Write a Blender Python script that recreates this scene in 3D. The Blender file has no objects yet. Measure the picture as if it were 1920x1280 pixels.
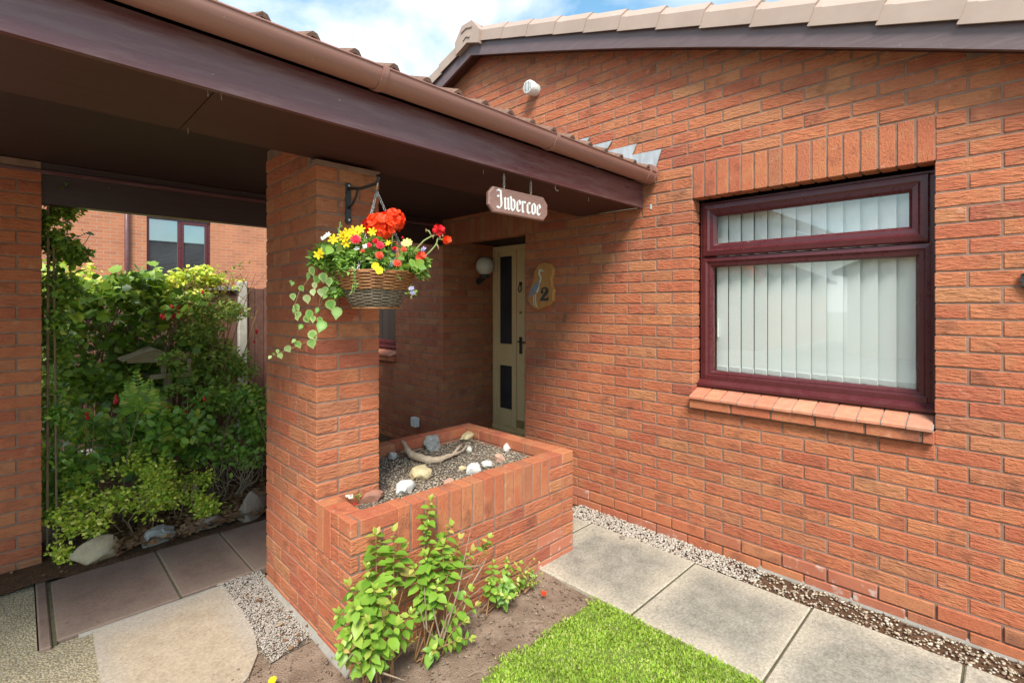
import bpy, math, random
import numpy as np
from mathutils import Vector, Matrix, Euler, noise as mnoise

random.seed(7)
rng = np.random.default_rng(7)
S = bpy.context.scene
COL = S.collection
R = math.radians

# ------------------------------------------------------------------ camera, world, sun, exposure
CAM = Vector((-3.101, -0.267, 1.5457))
YAW, FPX, HOR = 0.7811, 933.6, 570.7          # the photograph measured at 1920 x 1280
cam_d = bpy.data.cameras.new('camera')
cam = bpy.data.objects.new('camera', cam_d)
COL.objects.link(cam)
cam.location = CAM
cam.rotation_euler = (R(90), 0, -YAW)
cam_d.sensor_width = 36
cam_d.lens = FPX / 1920 * 36
cam_d.shift_y = -(640 - HOR) / 1920
cam_d.clip_start = 0.05
cam_d.clip_end = 2000
S.camera = cam

SUN_AZ, SUN_EL = R(224), R(50)
world = bpy.data.worlds.new('World')
S.world = world
world.use_nodes = True
wt = world.node_tree
wt.nodes.clear()
w_out = wt.nodes.new('ShaderNodeOutputWorld')
w_bg = wt.nodes.new('ShaderNodeBackground')
w_bg.inputs['Strength'].default_value = 0.056
w_sky = wt.nodes.new('ShaderNodeTexSky')
w_sky.sky_type = 'NISHITA'
w_sky.sun_disc = False
w_sky.sun_elevation = SUN_EL
w_sky.sun_rotation = SUN_AZ
w_gain = wt.nodes.new('ShaderNodeMix'); w_gain.data_type = 'RGBA'; w_gain.blend_type = 'MULTIPLY'
w_gain.inputs['Factor'].default_value = 1.0
w_gain.inputs['B'].default_value = (1.95, 2.6, 2.4, 1)
w_tc = wt.nodes.new('ShaderNodeTexCoord')
w_map = wt.nodes.new('ShaderNodeMapping')
w_map.inputs['Scale'].default_value = (1.0, 1.0, 1.9)
w_map.inputs['Location'].default_value = (5.5, 3.1, 0.3)
w_n = wt.nodes.new('ShaderNodeTexNoise')
w_n.inputs['Scale'].default_value = 2.1
w_n.inputs['Detail'].default_value = 9
w_n.inputs['Roughness'].default_value = 0.56
w_n.inputs['Distortion'].default_value = 0.35
w_r = wt.nodes.new('ShaderNodeValToRGB')
w_r.color_ramp.elements[0].position = 0.43
w_r.color_ramp.elements[1].position = 0.64
w_mix = wt.nodes.new('ShaderNodeMix'); w_mix.data_type = 'RGBA'
w_mix.inputs['B'].default_value = (11.4, 11.6, 12.0, 1)
L = wt.links.new
L(w_sky.outputs[0], w_gain.inputs['A'])
L(w_gain.outputs['Result'], w_mix.inputs['A'])
L(w_tc.outputs['Generated'], w_map.inputs[0])
L(w_map.outputs[0], w_n.inputs['Vector'])
L(w_n.outputs['Fac'], w_r.inputs[0])
L(w_r.outputs[0], w_mix.inputs['Factor'])
L(w_mix.outputs['Result'], w_bg.inputs['Color'])
L(w_bg.outputs[0], w_out.inputs[0])

sun_d = bpy.data.lights.new('sun', 'SUN')
sun_d.energy = 2.95
sun_d.angle = R(20)
sun_d.color = (1.0, 0.95, 0.87)
sun = bpy.data.objects.new('sun', sun_d)
COL.objects.link(sun)
sdir = Vector((math.sin(SUN_AZ) * math.cos(SUN_EL), math.cos(SUN_AZ) * math.cos(SUN_EL), math.sin(SUN_EL)))
sun.rotation_euler = sdir.to_track_quat('Z', 'Y').to_euler()
sun.location = (-6, -6, 9)

S.view_settings.view_transform = 'Standard'
S.view_settings.look = 'None'
S.view_settings.gamma = 1
S.view_settings.use_curve_mapping = False
S.view_settings.exposure = 1.17
S.render.engine = 'CYCLES'
S.cycles.use_denoising = True
S.cycles.max_bounces = 8
S.cycles.diffuse_bounces = 5
S.cycles.transparent_max_bounces = 12
S.cycles.sample_clamp_indirect = 6

# ------------------------------------------------------------------ helpers
_s, _c = math.sin(YAW), math.cos(YAW)
FW, RT, UP = Vector((_s, _c, 0)), Vector((_c, -_s, 0)), Vector((0, 0, 1))
def ray(x, y):
    return FW + RT * ((x - 960) / FPX) - UP * ((y - HOR) / FPX)
def P(x, y, ax, v):            # point of the real plane (axis ax at value v) seen at that place of the photograph
    d = ray(x, y)
    return CAM + d * ((v - CAM[ax]) / d[ax])
def D(x, y, depth):
    return CAM + ray(x, y) * depth
def project(p):
    d = Vector(p) - CAM
    z = d.dot(FW)
    return 960 + FPX * d.dot(RT) / max(z, .05), HOR - FPX * d.z / max(z, .05), z

WL = {}
def link(o, parent=None, wl=(0, 0, 0)):
    wl = Vector(wl)
    COL.objects.link(o)
    if parent is not None:
        o.parent = parent
        o.location = wl - WL[parent.name]
    else:
        o.location = wl
    WL[o.name] = wl
    return o
def tag(o, label=None, cat=None, group=None, kind=None):
    if label: o['label'] = label
    if cat: o['category'] = cat
    if group: o['group'] = group
    if kind: o['kind'] = kind
    return o
def thing(name, loc, label, cat, group=None):
    o = bpy.data.objects.new(name, None)
    o.empty_display_size = 0.1
    link(o, None, loc)
    return tag(o, label, cat, group)
def inst(name, mesh, parent, loc, rot=None, scale=None):
    o = bpy.data.objects.new(name, mesh)
    link(o, parent, loc)
    if rot is not None:
        o.rotation_euler = rot
    if scale is not None:
        o.scale = scale
    return o

class MB:
    def __init__(s):
        s.v, s.f, s.t = [], [], []
    def add(s, vs, fs, tone=0.0):
        n = len(s.v)
        s.v.extend([tuple(q) for q in vs])
        s.f.extend([tuple(i + n for i in q) for q in fs])
        s.t.extend([tone] * len(fs))
        return s
    def box(s, x0, x1, y0, y1, z0, z1, tone=0.0):
        vs = [(x, y, z) for x in (x0, x1) for y in (y0, y1) for z in (z0, z1)]
        fs = [(0, 1, 3, 2), (4, 6, 7, 5), (0, 4, 5, 1), (2, 3, 7, 6), (0, 2, 6, 4), (1, 5, 7, 3)]
        return s.add(vs, fs, tone)
    def cbox(s, x0, x1, y0, y1, z0, z1, b=0.0025, tone=0.0, M=None):   # box with chamfered edges
        vs, idx = [], {}
        X, Y, Z = (x0, x1), (y0, y1), (z0, z1)
        for i in (0, 1):
            for j in (0, 1):
                for k in (0, 1):
                    ix, iy, iz = X[i] + (b if i == 0 else -b), Y[j] + (b if j == 0 else -b), Z[k] + (b if k == 0 else -b)
                    for a, q in enumerate(((X[i], iy, iz), (ix, Y[j], iz), (ix, iy, Z[k]))):
                        idx[(i, j, k, a)] = len(vs)
                        vs.append(q)
        g = lambda i, j, k, a: idx[(i, j, k, a)]
        fs = []
        for i in (0, 1):
            q = [g(i, 0, 0, 0), g(i, 1, 0, 0), g(i, 1, 1, 0), g(i, 0, 1, 0)]
            fs.append(q if i else q[::-1])
            q = [g(0, i, 0, 1), g(1, i, 0, 1), g(1, i, 1, 1), g(0, i, 1, 1)]
            fs.append(q[::-1] if i else q)
            q = [g(0, 0, i, 2), g(1, 0, i, 2), g(1, 1, i, 2), g(0, 1, i, 2)]
            fs.append(q if i else q[::-1])
        for i in (0, 1):
            for j in (0, 1):
                q = [g(i, j, 0, 0), g(i, j, 1, 0), g(i, j, 1, 1), g(i, j, 0, 1)]
                fs.append(q if (i ^ j) else q[::-1])
                q = [g(i, 0, j, 0), g(i, 0, j, 2), g(i, 1, j, 2), g(i, 1, j, 0)]
                fs.append(q if (i ^ j) else q[::-1])
                q = [g(0, i, j, 1), g(0, i, j, 2), g(1, i, j, 2), g(1, i, j, 1)]
                fs.append(q[::-1] if (i ^ j) else q)
                for k in (0, 1):
                    q = [g(i, j, k, 0), g(i, j, k, 1), g(i, j, k, 2)]
                    fs.append(q if (i + j + k) % 2 else q[::-1])
        if M is not None:
            vs = [tuple(M @ Vector(q)) for q in vs]
        return s.add(vs, fs, tone)
    def prism(s, poly, ext, tone=0.0):          # closed polygon (3D points) pushed along a vector
        n = len(poly)
        e = Vector(ext)
        a = [Vector(p) for p in poly]
        vs = a + [p + e for p in a]
        fs = [tuple(range(n))[::-1], tuple(range(n, 2 * n))] + [(i, (i + 1) % n, n + (i + 1) % n, n + i) for i in range(n)]
        return s.add(vs, fs, tone)
    def tube(s, pts, r, n=6, tone=0.0, closed=False, cap=True):
        pts = [Vector(p) for p in pts]
        m = len(pts)
        rs = r if isinstance(r, (list, tuple)) else [r] * m
        vs, fs = [], []
        ref = Vector((0.13, 0.31, 0.94))
        for i, p in enumerate(pts):
            a = pts[(i - 1) % m] if (closed or i > 0) else p
            b = pts[(i + 1) % m] if (closed or i < m - 1) else p
            t = (b - a)
            t = t.normalized() if t.length > 1e-9 else Vector((0, 0, 1))
            u = t.cross(ref)
            if u.length < .05: u = t.cross(Vector((1, 0, 0)))
            u.normalize()
            w = t.cross(u)
            for k in range(n):
                an = 2 * math.pi * k / n
                vs.append(p + (u * math.cos(an) + w * math.sin(an)) * rs[i])
        for i in range(m if closed else m - 1):
            j = (i + 1) % m
            for k in range(n):
                l = (k + 1) % n
                fs.append((i * n + k, i * n + l, j * n + l, j * n + k))
        if cap and not closed:
            fs.append(tuple(range(n))[::-1])
            fs.append(tuple(range((m - 1) * n, m * n)))
        return s.add(vs, fs, tone)
    def lathe(s, prof, c, n=24, axis='Z', tone=0.0):
        c = Vector(c)
        vs, fs = [], []
        for r, h in prof:
            for k in range(n):
                a = 2 * math.pi * k / n
                q = (r * math.cos(a), r * math.sin(a), h)
                if axis == 'X': q = (h, q[0], q[1])
                if axis == 'Y': q = (q[0], h, q[1])
                vs.append(c + Vector(q))
        for i in range(len(prof) - 1):
            for k in range(n):
                l = (k + 1) % n
                fs.append((i * n + k, i * n + l, (i + 1) * n + l, (i + 1) * n + k))
        fs.append(tuple(range(n))[::-1]); fs.append(tuple(range((len(prof) - 1) * n, len(prof) * n)))
        return s.add(vs, fs, tone)
    def mesh(s, name, mat, smooth=False, origin=None):
        v = np.array(s.v, dtype=float).reshape(-1, 3)
        if origin is None:
            origin = (v.min(0) + v.max(0)) / 2
            origin = Vector(origin)
        v = v - np.array(origin)
        me = bpy.data.meshes.new(name)
        me.from_pydata(v.tolist(), [], s.f)
        if any(s.t):
            at = me.attributes.new('tone', 'FLOAT', 'FACE')
            at.data.foreach_set('value', np.array(s.t, dtype=np.float32))
        if smooth:
            me.shade_smooth() if hasattr(me, 'shade_smooth') else None
        if mat is not None:
            me.materials.append(mat)
        me.update()
        return me, Vector(origin)
    def build(s, name, mat, parent=None, smooth=False, kind=None, auto=None):
        me, o = s.mesh(name, mat, smooth)
        if auto and hasattr(me, 'set_sharp_from_angle'):
            me.shade_smooth(); me.set_sharp_from_angle(angle=R(auto))
        ob = bpy.data.objects.new(name, me)
        link(ob, parent, o)
        if kind: ob['kind'] = kind
        return ob

# ------------------------------------------------------------------ materials
def new_mat(name):
    m = bpy.data.materials.new(name)
    m.use_nodes = True
    nt = m.node_tree
    b = nt.nodes['Principled BSDF']
    return m, nt, b
def nd(nt, t, **kw):
    n = nt.nodes.new('ShaderNode' + t)
    for k, v in kw.items():
        setattr(n, k, v)
    return n
def mixc(nt, fac, a, b, blend='MIX'):
    n = nd(nt, 'Mix', data_type='RGBA', blend_type=blend)
    for key, v in (('Factor', fac), ('A', a), ('B', b)):
        sck = n.inputs[key]
        if isinstance(v, bpy.types.NodeSocket):
            nt.links.new(v, sck)
        elif isinstance(v, (int, float)):
            sck.default_value = v
        else:
            sck.default_value = (*v, 1)
    return n.outputs['Result']
def noise(nt, scale, detail=4, rough=.55, vec=None, dist=0.0):
    n = nd(nt, 'TexNoise')
    n.inputs['Scale'].default_value = scale
    n.inputs['Detail'].default_value = detail
    n.inputs['Roughness'].default_value = rough
    n.inputs['Distortion'].default_value = dist
    if vec is not None:
        nt.links.new(vec, n.inputs['Vector'])
    return n.outputs['Fac']
def ramp(nt, fac, stops, interp='LINEAR'):
    n = nd(nt, 'ValToRGB')
    cr = n.color_ramp
    cr.interpolation = interp
    while len(cr.elements) < len(stops):
        cr.elements.new(0.5)
    for e, (p, c) in zip(cr.elements, stops):
        e.position = p
        e.color = (c, c, c, 1) if isinstance(c, (int, float)) else (*c, 1)
    nt.links.new(fac, n.inputs[0])
    return n.outputs[0]
def pos(nt, scale=(1, 1, 1), src='pos'):
    if src == 'pos':
        o = nd(nt, 'NewGeometry').outputs['Position']
    else:
        o = nd(nt, 'TexCoord').outputs[src]
    mp = nd(nt, 'Mapping')
    mp.inputs['Scale'].default_value = scale
    nt.links.new(o, mp.inputs[0])
    return mp.outputs[0]
def bump(nt, b, h, strength=.5, dist=.01, prev=None):
    n = nd(nt, 'Bump')
    n.inputs['Strength'].default_value = strength
    n.inputs['Distance'].default_value = dist
    nt.links.new(h, n.inputs['Height'])
    if prev is not None:
        nt.links.new(prev, n.inputs['Normal'])
    nt.links.new(n.outputs[0], b.inputs['Normal'])
    return n.outputs[0]
def tone(nt):                       # one random number per object plus one per face of a joined part
    a = nd(nt, 'Attribute', attribute_name='tone').outputs['Fac']
    r = nd(nt, 'ObjectInfo').outputs['Random']
    m = nd(nt, 'Math', operation='ADD')
    nt.links.new(a, m.inputs[0]); nt.links.new(r, m.inputs[1])
    f = nd(nt, 'Math', operation='FRACT')
    nt.links.new(m.outputs[0], f.inputs[0])
    return f.outputs[0]
def setc(nt, b, c):
    if isinstance(c, bpy.types.NodeSocket): nt.links.new(c, b.inputs['Base Color'])
    else: b.inputs['Base Color'].default_value = (*c, 1)

def m_brick(name, kx=20, kz=85, amp=1.0):
    m, nt, b = new_mat(name)
    t = tone(nt)
    base = ramp(nt, t, [(0, (0.414, 0.121, 0.060)), (.16, (0.453, 0.144, 0.068)), (.3, (0.384, 0.104, 0.056)), (.44, (0.473, 0.171, 0.078)),
                        (.58, (0.424, 0.121, 0.063)), (.70, (0.443, 0.184, 0.087)), (.80, (0.394, 0.107, 0.061)), (.88, (0.355, 0.139, 0.072)), (.94, (0.463, 0.150, 0.070)), (1, (0.325, 0.092, 0.056))])
    # every brick gets its own place in the noise
    off = nd(nt, 'CombineXYZ')
    mm = nd(nt, 'Math', operation='MULTIPLY'); mm.inputs[1].default_value = 37.0
    nt.links.new(t, mm.inputs[0]); nt.links.new(mm.outputs[0], off.inputs[2])
    va = nd(nt, 'VectorMath', operation='ADD')
    nt.links.new(nd(nt, 'NewGeometry').outputs['Position'], va.inputs[0]); nt.links.new(off.outputs[0], va.inputs[1])
    pv = va.outputs[0]
    buff = ramp(nt, noise(nt, 7, 4, .6, pv), [(.50, 0), (.74, .45)])
    c = mixc(nt, buff, base, (.48, .235, .105))
    smoke = ramp(nt, noise(nt, 5.2, 5, .62, pv), [(.56, 0), (.72, .66)])
    c = mixc(nt, smoke, c, (.125, .052, .035))
    c = mixc(nt, ramp(nt, noise(nt, 13, 3, .6, pv), [(.64, 0), (.72, .35)]), c, (.58, .33, .22))
    c = mixc(nt, ramp(nt, noise(nt, 1.3, 5, .62, pos(nt)), [(.56, 0), (.74, .42)]), c, (.17, .07, .042))
    gr = noise(nt, 240, 3, .6, pv)
    c = mixc(nt, .5, c, ramp(nt, gr, [(.3, .62), (.7, 1.25)]), 'MULTIPLY')
    mp = nd(nt, 'Mapping'); mp.inputs['Scale'].default_value = (kx, kx, kz)
    nt.links.new(pv, mp.inputs[0])
    rid = noise(nt, 1.0, 3, .5, mp.outputs[0], .9)
    c = mixc(nt, ramp(nt, rid, [(.28, .32), (.46, 0)]), c, (.15, .046, .028))  # groove shade put into the colour on top of the bump
    setc(nt, b, c)
    b.inputs['Roughness'].default_value = .86
    b.inputs['Specular IOR Level'].default_value = .25
    n1 = bump(nt, b, rid, .8 * amp, .013)
    bump(nt, b, gr, .35, .003, n1)
    return m
def m_noise(name, c1, c2, scale=6, rough=.7, bscale=None, bstr=.3, bdist=.004, stretch=(1, 1, 1), c3=None, spec=.5, detail=5):
    m, nt, b = new_mat(name)
    v = pos(nt, stretch)
    f = noise(nt, scale, detail, .6, v)
    c = ramp(nt, f, [(.3, c1), (.7, c2)])
    if c3 is not None:
        c = mixc(nt, ramp(nt, noise(nt, scale * 3.1, 4, .6, v), [(.55, 0), (.7, .8)]), c, c3)
    setc(nt, b, c)
    b.inputs['Roughness'].default_value = rough
    b.inputs['Specular IOR Level'].default_value = spec
    if bscale:
        bump(nt, b, noise(nt, bscale, 4, .6, v), bstr, bdist)
    return m
def m_tone(name, stops, rough=.6, transl=0.0, spec=.4, nscale=None, namt=.3, bscale=None, bstr=.4, bdist=.004):
    m, nt, b = new_mat(name)
    c = ramp(nt, tone(nt), stops)
    if nscale:
        c = mixc(nt, namt, c, ramp(nt, noise(nt, nscale, 4, .6, pos(nt)), [(.3, .45), (.7, 1.4)]), 'MULTIPLY')
    setc(nt, b, c)
    b.inputs['Roughness'].default_value = rough
    b.inputs['Specular IOR Level'].default_value = spec
    if bscale:
        bump(nt, b, noise(nt, bscale, 4, .6, pos(nt)), bstr, bdist)
    if transl:
        tr = nd(nt, 'BsdfTranslucent')
        nt.links.new(mixc(nt, 1.0, c, (1.25, 1.2, .55), 'MULTIPLY'), tr.inputs[0])
        ms = nd(nt, 'MixShader')
        ms.inputs[0].default_value = transl
        nt.links.new(b.outputs[0], ms.inputs[1]); nt.links.new(tr.outputs[0], ms.inputs[2])
        nt.links.new(ms.outputs[0], nt.nodes['Material Output'].inputs[0])
    return m
def m_glass(name, tint=(.985, .995, .99)):
    m, nt, b = new_mat(name)
    nt.nodes.remove(b)
    tr = nd(nt, 'BsdfTransparent'); tr.inputs[0].default_value = (*tint, 1)
    gl = nd(nt, 'BsdfGlossy'); gl.inputs['Roughness'].default_value = 0.0
    lw = nd(nt, 'LayerWeight')          # Schlick on the facing angle: the same from both sides of the pane
    pw = nd(nt, 'Math', operation='POWER'); nt.links.new(lw.outputs['Facing'], pw.inputs[0]); pw.inputs[1].default_value = 4.0
    fr = nd(nt, 'Math', operation='MULTIPLY_ADD'); nt.links.new(pw.outputs[0], fr.inputs[0]); fr.inputs[1].default_value = .9; fr.inputs[2].default_value = .085
    ms = nd(nt, 'MixShader')
    nt.links.new(fr.outputs[0], ms.inputs[0]); nt.links.new(tr.outputs[0], ms.inputs[1]); nt.links.new(gl.outputs[0], ms.inputs[2])
    nt.links.new(ms.outputs[0], nt.nodes['Material Output'].inputs[0])
    return m
def m_paint(name, col, rough=.35, dust=(.3, .26, .24), amt=.18, grain=(2, 40, 40), spec=.5):
    m, nt, b = new_mat(name)
    v = pos(nt, grain)
    f = noise(nt, 2.0, 5, .65, v)
    c = mixc(nt, ramp(nt, f, [(.45, 0), (.8, amt)]), col, dust)
    sp = noise(nt, 42, 2, .5, pos(nt))
    c = mixc(nt, ramp(nt, sp, [(.76, 0), (.80, .5)]), c, (.5, .46, .42))
    setc(nt, b, c)
    st = noise(nt, 1.0, 4, .6, pos(nt, (34, 34, 1.6)))
    c = mixc(nt, ramp(nt, st, [(.60, 0), (.70, amt * 1.2)]), c, dust)
    c = mixc(nt, ramp(nt, noise(nt, 1.0, 4, .6, pos(nt, (21, 21, 2.3))), [(.62, 0), (.72, .35)]), c, tuple(q * .45 for q in col))
    b.inputs['Specular IOR Level'].default_value = spec
    nt.links.new(ramp(nt, f, [(.3, rough * .8), (.75, min(1, rough * 1.5))]), b.inputs['Roughness'])
    bump(nt, b, f, .12, .003)
    return m

M = {}
M['brick'] = m_brick('dragfaced_brick')
M['soldier'] = m_brick('stippled_brick', 120, 60, .55)
M['smooth_brick'] = m_brick('worn_brick', 60, 130, .4)
M['mortar'] = m_noise('mortar', (.185, .10, .070), (.285, .172, .125), 14, .95, 90, .5, .004)
M['cement'] = m_noise('cement', (.20, .18, .155), (.31, .285, .25), 9, .95, 70, .5, .004)
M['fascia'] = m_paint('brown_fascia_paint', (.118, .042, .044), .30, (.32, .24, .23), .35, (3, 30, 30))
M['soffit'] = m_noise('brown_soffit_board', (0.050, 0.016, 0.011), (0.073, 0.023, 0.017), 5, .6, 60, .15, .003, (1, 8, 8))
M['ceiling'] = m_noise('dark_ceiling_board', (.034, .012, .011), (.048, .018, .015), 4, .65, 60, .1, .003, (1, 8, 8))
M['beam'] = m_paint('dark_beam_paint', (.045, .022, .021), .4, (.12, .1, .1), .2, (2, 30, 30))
M['gutter'] = m_paint('brown_gutter_plastic', (.275, .125, .098), .42, (.36, .25, .21), .35, (1.2, 40, 40), .45)
M['barge'] = m_paint('barge_paint', (.115, .072, .074), .45, (.25, .2, .2), .3, (30, 3, 30))
M['verge'] = m_noise('pinkish_verge_plastic', (0.331, 0.236, 0.189), (0.386, 0.281, 0.229), 5, .6, 150, .08, .002)
M['rtile'] = m_noise('brown_concrete_tile', (.11, .055, .038), (.21, .105, .065), 30, .9, 200, .6, .004, c3=(.20, .16, .11))
M['lead'] = m_noise('lead_flashing', (.27, .285, .30), (.47, .49, .51), 22, .5, 18, .35, .006, (1, 1, .3))
M['upvc'] = m_paint('rosewood_frame_plastic', (.078, .013, .016), .28, (.17, .06, .05), .12, (10, 10, 10), .5)
M['glass'] = m_glass('window_glass')
M['blind'] = m_noise('white_blind_fabric', (.84, .87, .84), (.88, .91, .88), 4, .8, 300, .1, .001)
M['white'] = m_noise('white_plastic', (.68, .68, .65), (.76, .76, .73), 20, .45)
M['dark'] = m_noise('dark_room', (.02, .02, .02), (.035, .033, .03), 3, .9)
M['silltile'] = m_tone('sill_tile_clay', [(0, (.52, .19, .105)), (.3, (.57, .235, .14)), (.6, (.50, .17, .10)), (.8, (.44, .20, .13)), (1, (.55, .215, .125))], .6, nscale=22, namt=.3, bscale=90, bstr=.15)
M['cream'] = m_noise('cream_door_paint', (.76, .565, .29), (.80, .61, .33), 7, .4, 80, .06, .002)
M['dglass'] = m_noise('dark_door_glass', (.028, .030, .038), (.05, .052, .062), 3, .12, spec=.6)
M['iron'] = m_noise('black_iron', (.018, .018, .020), (.035, .034, .035), 40, .5, 200, .3, .002)
M['steel'] = m_noise('chain_steel', (.45, .43, .40), (.62, .60, .57), 60, .35)
for n_ in ('steel',):
    M[n_].node_tree.nodes['Principled BSDF'].inputs['Metallic'].default_value = .8
M['brass'] = m_noise('brass', (.30, .19, .07), (.42, .28, .10), 60, .4)
M['opal'] = m_noise('opal_glass', (.60, .57, .50), (.66, .63, .56), 3, .25)
M['slab'] = None
def m_slab(name, dark, mid, edge, grain=1.0):
    m, nt, b = new_mat(name)
    g = nd(nt, 'TexCoord').outputs['Generated']
    sep = nd(nt, 'SeparateXYZ'); nt.links.new(g, sep.inputs[0])
    def edge_d(o):
        a = nd(nt, 'Math', operation='SUBTRACT'); nt.links.new(o, a.inputs[0]); a.inputs[1].default_value = .5
        q = nd(nt, 'Math', operation='ABSOLUTE'); nt.links.new(a.outputs[0], q.inputs[0])
        return q.outputs[0]
    mx = nd(nt, 'Math', operation='MAXIMUM')
    nt.links.new(edge_d(sep.outputs[0]), mx.inputs[0]); nt.links.new(edge_d(sep.outputs[1]), mx.inputs[1])
    nz = noise(nt, 5, 6, .65, pos(nt))
    ad = nd(nt, 'Math', operation='MULTIPLY_ADD'); nt.links.new(nz, ad.inputs[0]); ad.inputs[1].default_value = .42
    nt.links.new(mx.outputs[0], ad.inputs[2])
    wear = ramp(nt, ad.outputs[0], [(.50, 0), (.72, 1)])
    fine = noise(nt, 70, 6, .8, pos(nt))
    c = mixc(nt, ramp(nt, noise(nt, 11, 6, .7, pos(nt)), [(.25, 0), (.62, 1)]), dark, mid)
    c = mixc(nt, wear, c, edge)
    c = mixc(nt, .65 * grain, c, ramp(nt, fine, [(.34, .42), (.66, 1.5)]), 'MULTIPLY')
    c = mixc(nt, ramp(nt, noise(nt, 38, 3, .5, pos(nt)), [(.66, 0), (.71, .45)]), c, tuple(q * .5 for q in dark))
    c = mixc(nt, ramp(nt, noise(nt, 2.4, 6, .7, pos(nt)), [(.55, 0), (.75, .3)]), c, tuple(q * 1.25 for q in edge))
    setc(nt, b, c)
    b.inputs['Roughness'].default_value = .92
    b.inputs['Specular IOR Level'].default_value = .2
    bump(nt, b, fine, .35, .004)
    return m
M['slab'] = m_slab('weathered_concrete_slab', (.165, .148, .122), (.285, .26, .215), (.40, .35, .275))
M['flag'] = m_slab('brown_paving_flag', (0.126, 0.084, 0.067), (0.168, 0.115, 0.093), (0.193, 0.136, 0.108), .5)
M['beige'] = m_slab('beige_paving_flag', (0.290, 0.221, 0.155), (0.386, 0.308, 0.225), (0.340, 0.294, 0.245), .75)
M['soil'] = m_noise('garden_soil', (0.176, 0.120, 0.086), (0.317, 0.228, 0.169), 9, 1, 130, .9, .012, c3=(0.317, 0.240, 0.180), spec=.1, detail=9)
M['litter'] = m_noise('leaf_litter_soil', (0.062, 0.037, 0.023), (0.156, 0.086, 0.051), 14, 1, 80, .9, .02, c3=(0.213, 0.098, 0.050), spec=.1)
def m_aggr(name, cols, scale, gap):
    m, nt, b = new_mat(name)
    v = nd(nt, 'TexVoronoi'); v.inputs['Scale'].default_value = scale
    nt.links.new(pos(nt), v.inputs['Vector'])
    rgb = nd(nt, 'SeparateColor'); nt.links.new(v.outputs['Color'], rgb.inputs[0])
    c = ramp(nt, rgb.outputs[0], cols)
    c = mixc(nt, ramp(nt, v.outputs['Distance'], [(.42, 0), (.68, .85)]), c, gap)
    c = mixc(nt, .6, c, ramp(nt, noise(nt, 3, 4, .6, pos(nt)), [(.3, .7), (.7, 1.25)]), 'MULTIPLY')
    setc(nt, b, c)
    b.inputs['Roughness'].default_value = .85
    inv = nd(nt, 'Math', operation='SUBTRACT'); inv.inputs[0].default_value = 1.0
    nt.links.new(v.outputs['Distance'], inv.inputs[1])
    bump(nt, b, inv.outputs[0], .8, .006)
    return m
M['aggregate'] = m_aggr('exposed_aggregate', [(0, (0.281, 0.218, 0.129)), (.3, (0.390, 0.320, 0.190)), (.55, (0.211, 0.172, 0.114)), (.8, (0.437, 0.374, 0.251)), (1, (0.265, 0.234, 0.182))], 120, (0.156, 0.129, 0.084))
M['grit'] = m_aggr('planter_grit', [(0, (.08, .058, .045)), (.3, (.16, .12, .09)), (.45, (.42, .36, .27)), (.6, (.07, .05, .04)), (.8, (.20, .15, .11)), (1, (.5, .42, .3))], 110, (.045, .034, .027))
M['pebble'] = m_tone('pale_gravel', [(0, (0.361, 0.315, 0.257)), (.2, (0.473, 0.416, 0.349)), (.4, (0.284, 0.238, 0.195)), (.6, (0.413, 0.332, 0.270)), (.8, (0.516, 0.476, 0.415)), (1, (0.241, 0.187, 0.149))], .85)
M['dull'] = m_tone('dull_gravel', [(0, (.30, .26, .22)), (.25, (.40, .35, .30)), (.5, (.24, .20, .17)), (.75, (.46, .41, .36)), (1, (.33, .25, .20))], .9)
M['chips'] = m_tone('mixed_chippings', [(0, (0.416, 0.351, 0.262)), (.2, (0.264, 0.179, 0.116)), (.4, (0.480, 0.421, 0.338)), (.6, (0.176, 0.117, 0.079)), (.8, (0.400, 0.312, 0.210)), (1, (0.512, 0.468, 0.390))], .85)
M['lawnsoil'] = m_noise('lawn_base', (.10, .145, .022), (.15, .20, .03), 20, 1, 90, .8, .01)
M['grass'] = m_tone('lawn_grass', [(0, (.22, .36, .030)), (.3, (.30, .45, .042)), (.6, (.19, .31, .028)), (.8, (.36, .48, .06)), (.93, (.42, .47, .12)), (1, (.46, .40, .19))], .55, .35, .3, nscale=7, namt=.55)
M['leaf'] = m_tone('bright_shrub_leaf', [(.0, (.26, .19, .06)), (.03, (.20, .33, .04)), (0, (0.155, 0.304, 0.034)), (.25, (0.215, 0.368, 0.043)), (.45, (0.118, 0.248, 0.030)), (.65, (0.259, 0.408, 0.055)), (.85, (0.178, 0.328, 0.034)), (1, (0.311, 0.408, 0.072))], .42, .32, .4)
M['newleaf'] = m_tone('young_shrub_leaf', [(0, (0.306, 0.440, 0.063)), (.6, (0.374, 0.458, 0.081)), (.9, (0.425, 0.405, 0.090)), (1, (0.442, 0.299, 0.108))], .45, .32, .4)
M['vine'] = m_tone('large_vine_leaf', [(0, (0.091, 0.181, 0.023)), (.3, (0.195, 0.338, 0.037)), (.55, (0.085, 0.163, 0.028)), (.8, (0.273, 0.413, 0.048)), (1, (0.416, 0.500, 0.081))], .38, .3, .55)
M['midgreen'] = m_tone('mid_green_leaf', [(0, (0.135, 0.266, 0.035)), (.3, (0.222, 0.391, 0.045)), (.6, (0.095, 0.184, 0.031)), (.85, (0.333, 0.472, 0.053)), (1, (0.397, 0.384, 0.076))], .45, .3, .45)  # own leaf green of the bed shrubs, fern and climber
M['fuch'] = m_tone('fuchsia_leaf', [(0, (0.169, 0.275, 0.046)), (.3, (0.260, 0.375, 0.057)), (.6, (0.117, 0.194, 0.037)), (.85, (0.390, 0.463, 0.086)), (1, (0.429, 0.312, 0.115))], .5, .3, .4)
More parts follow.
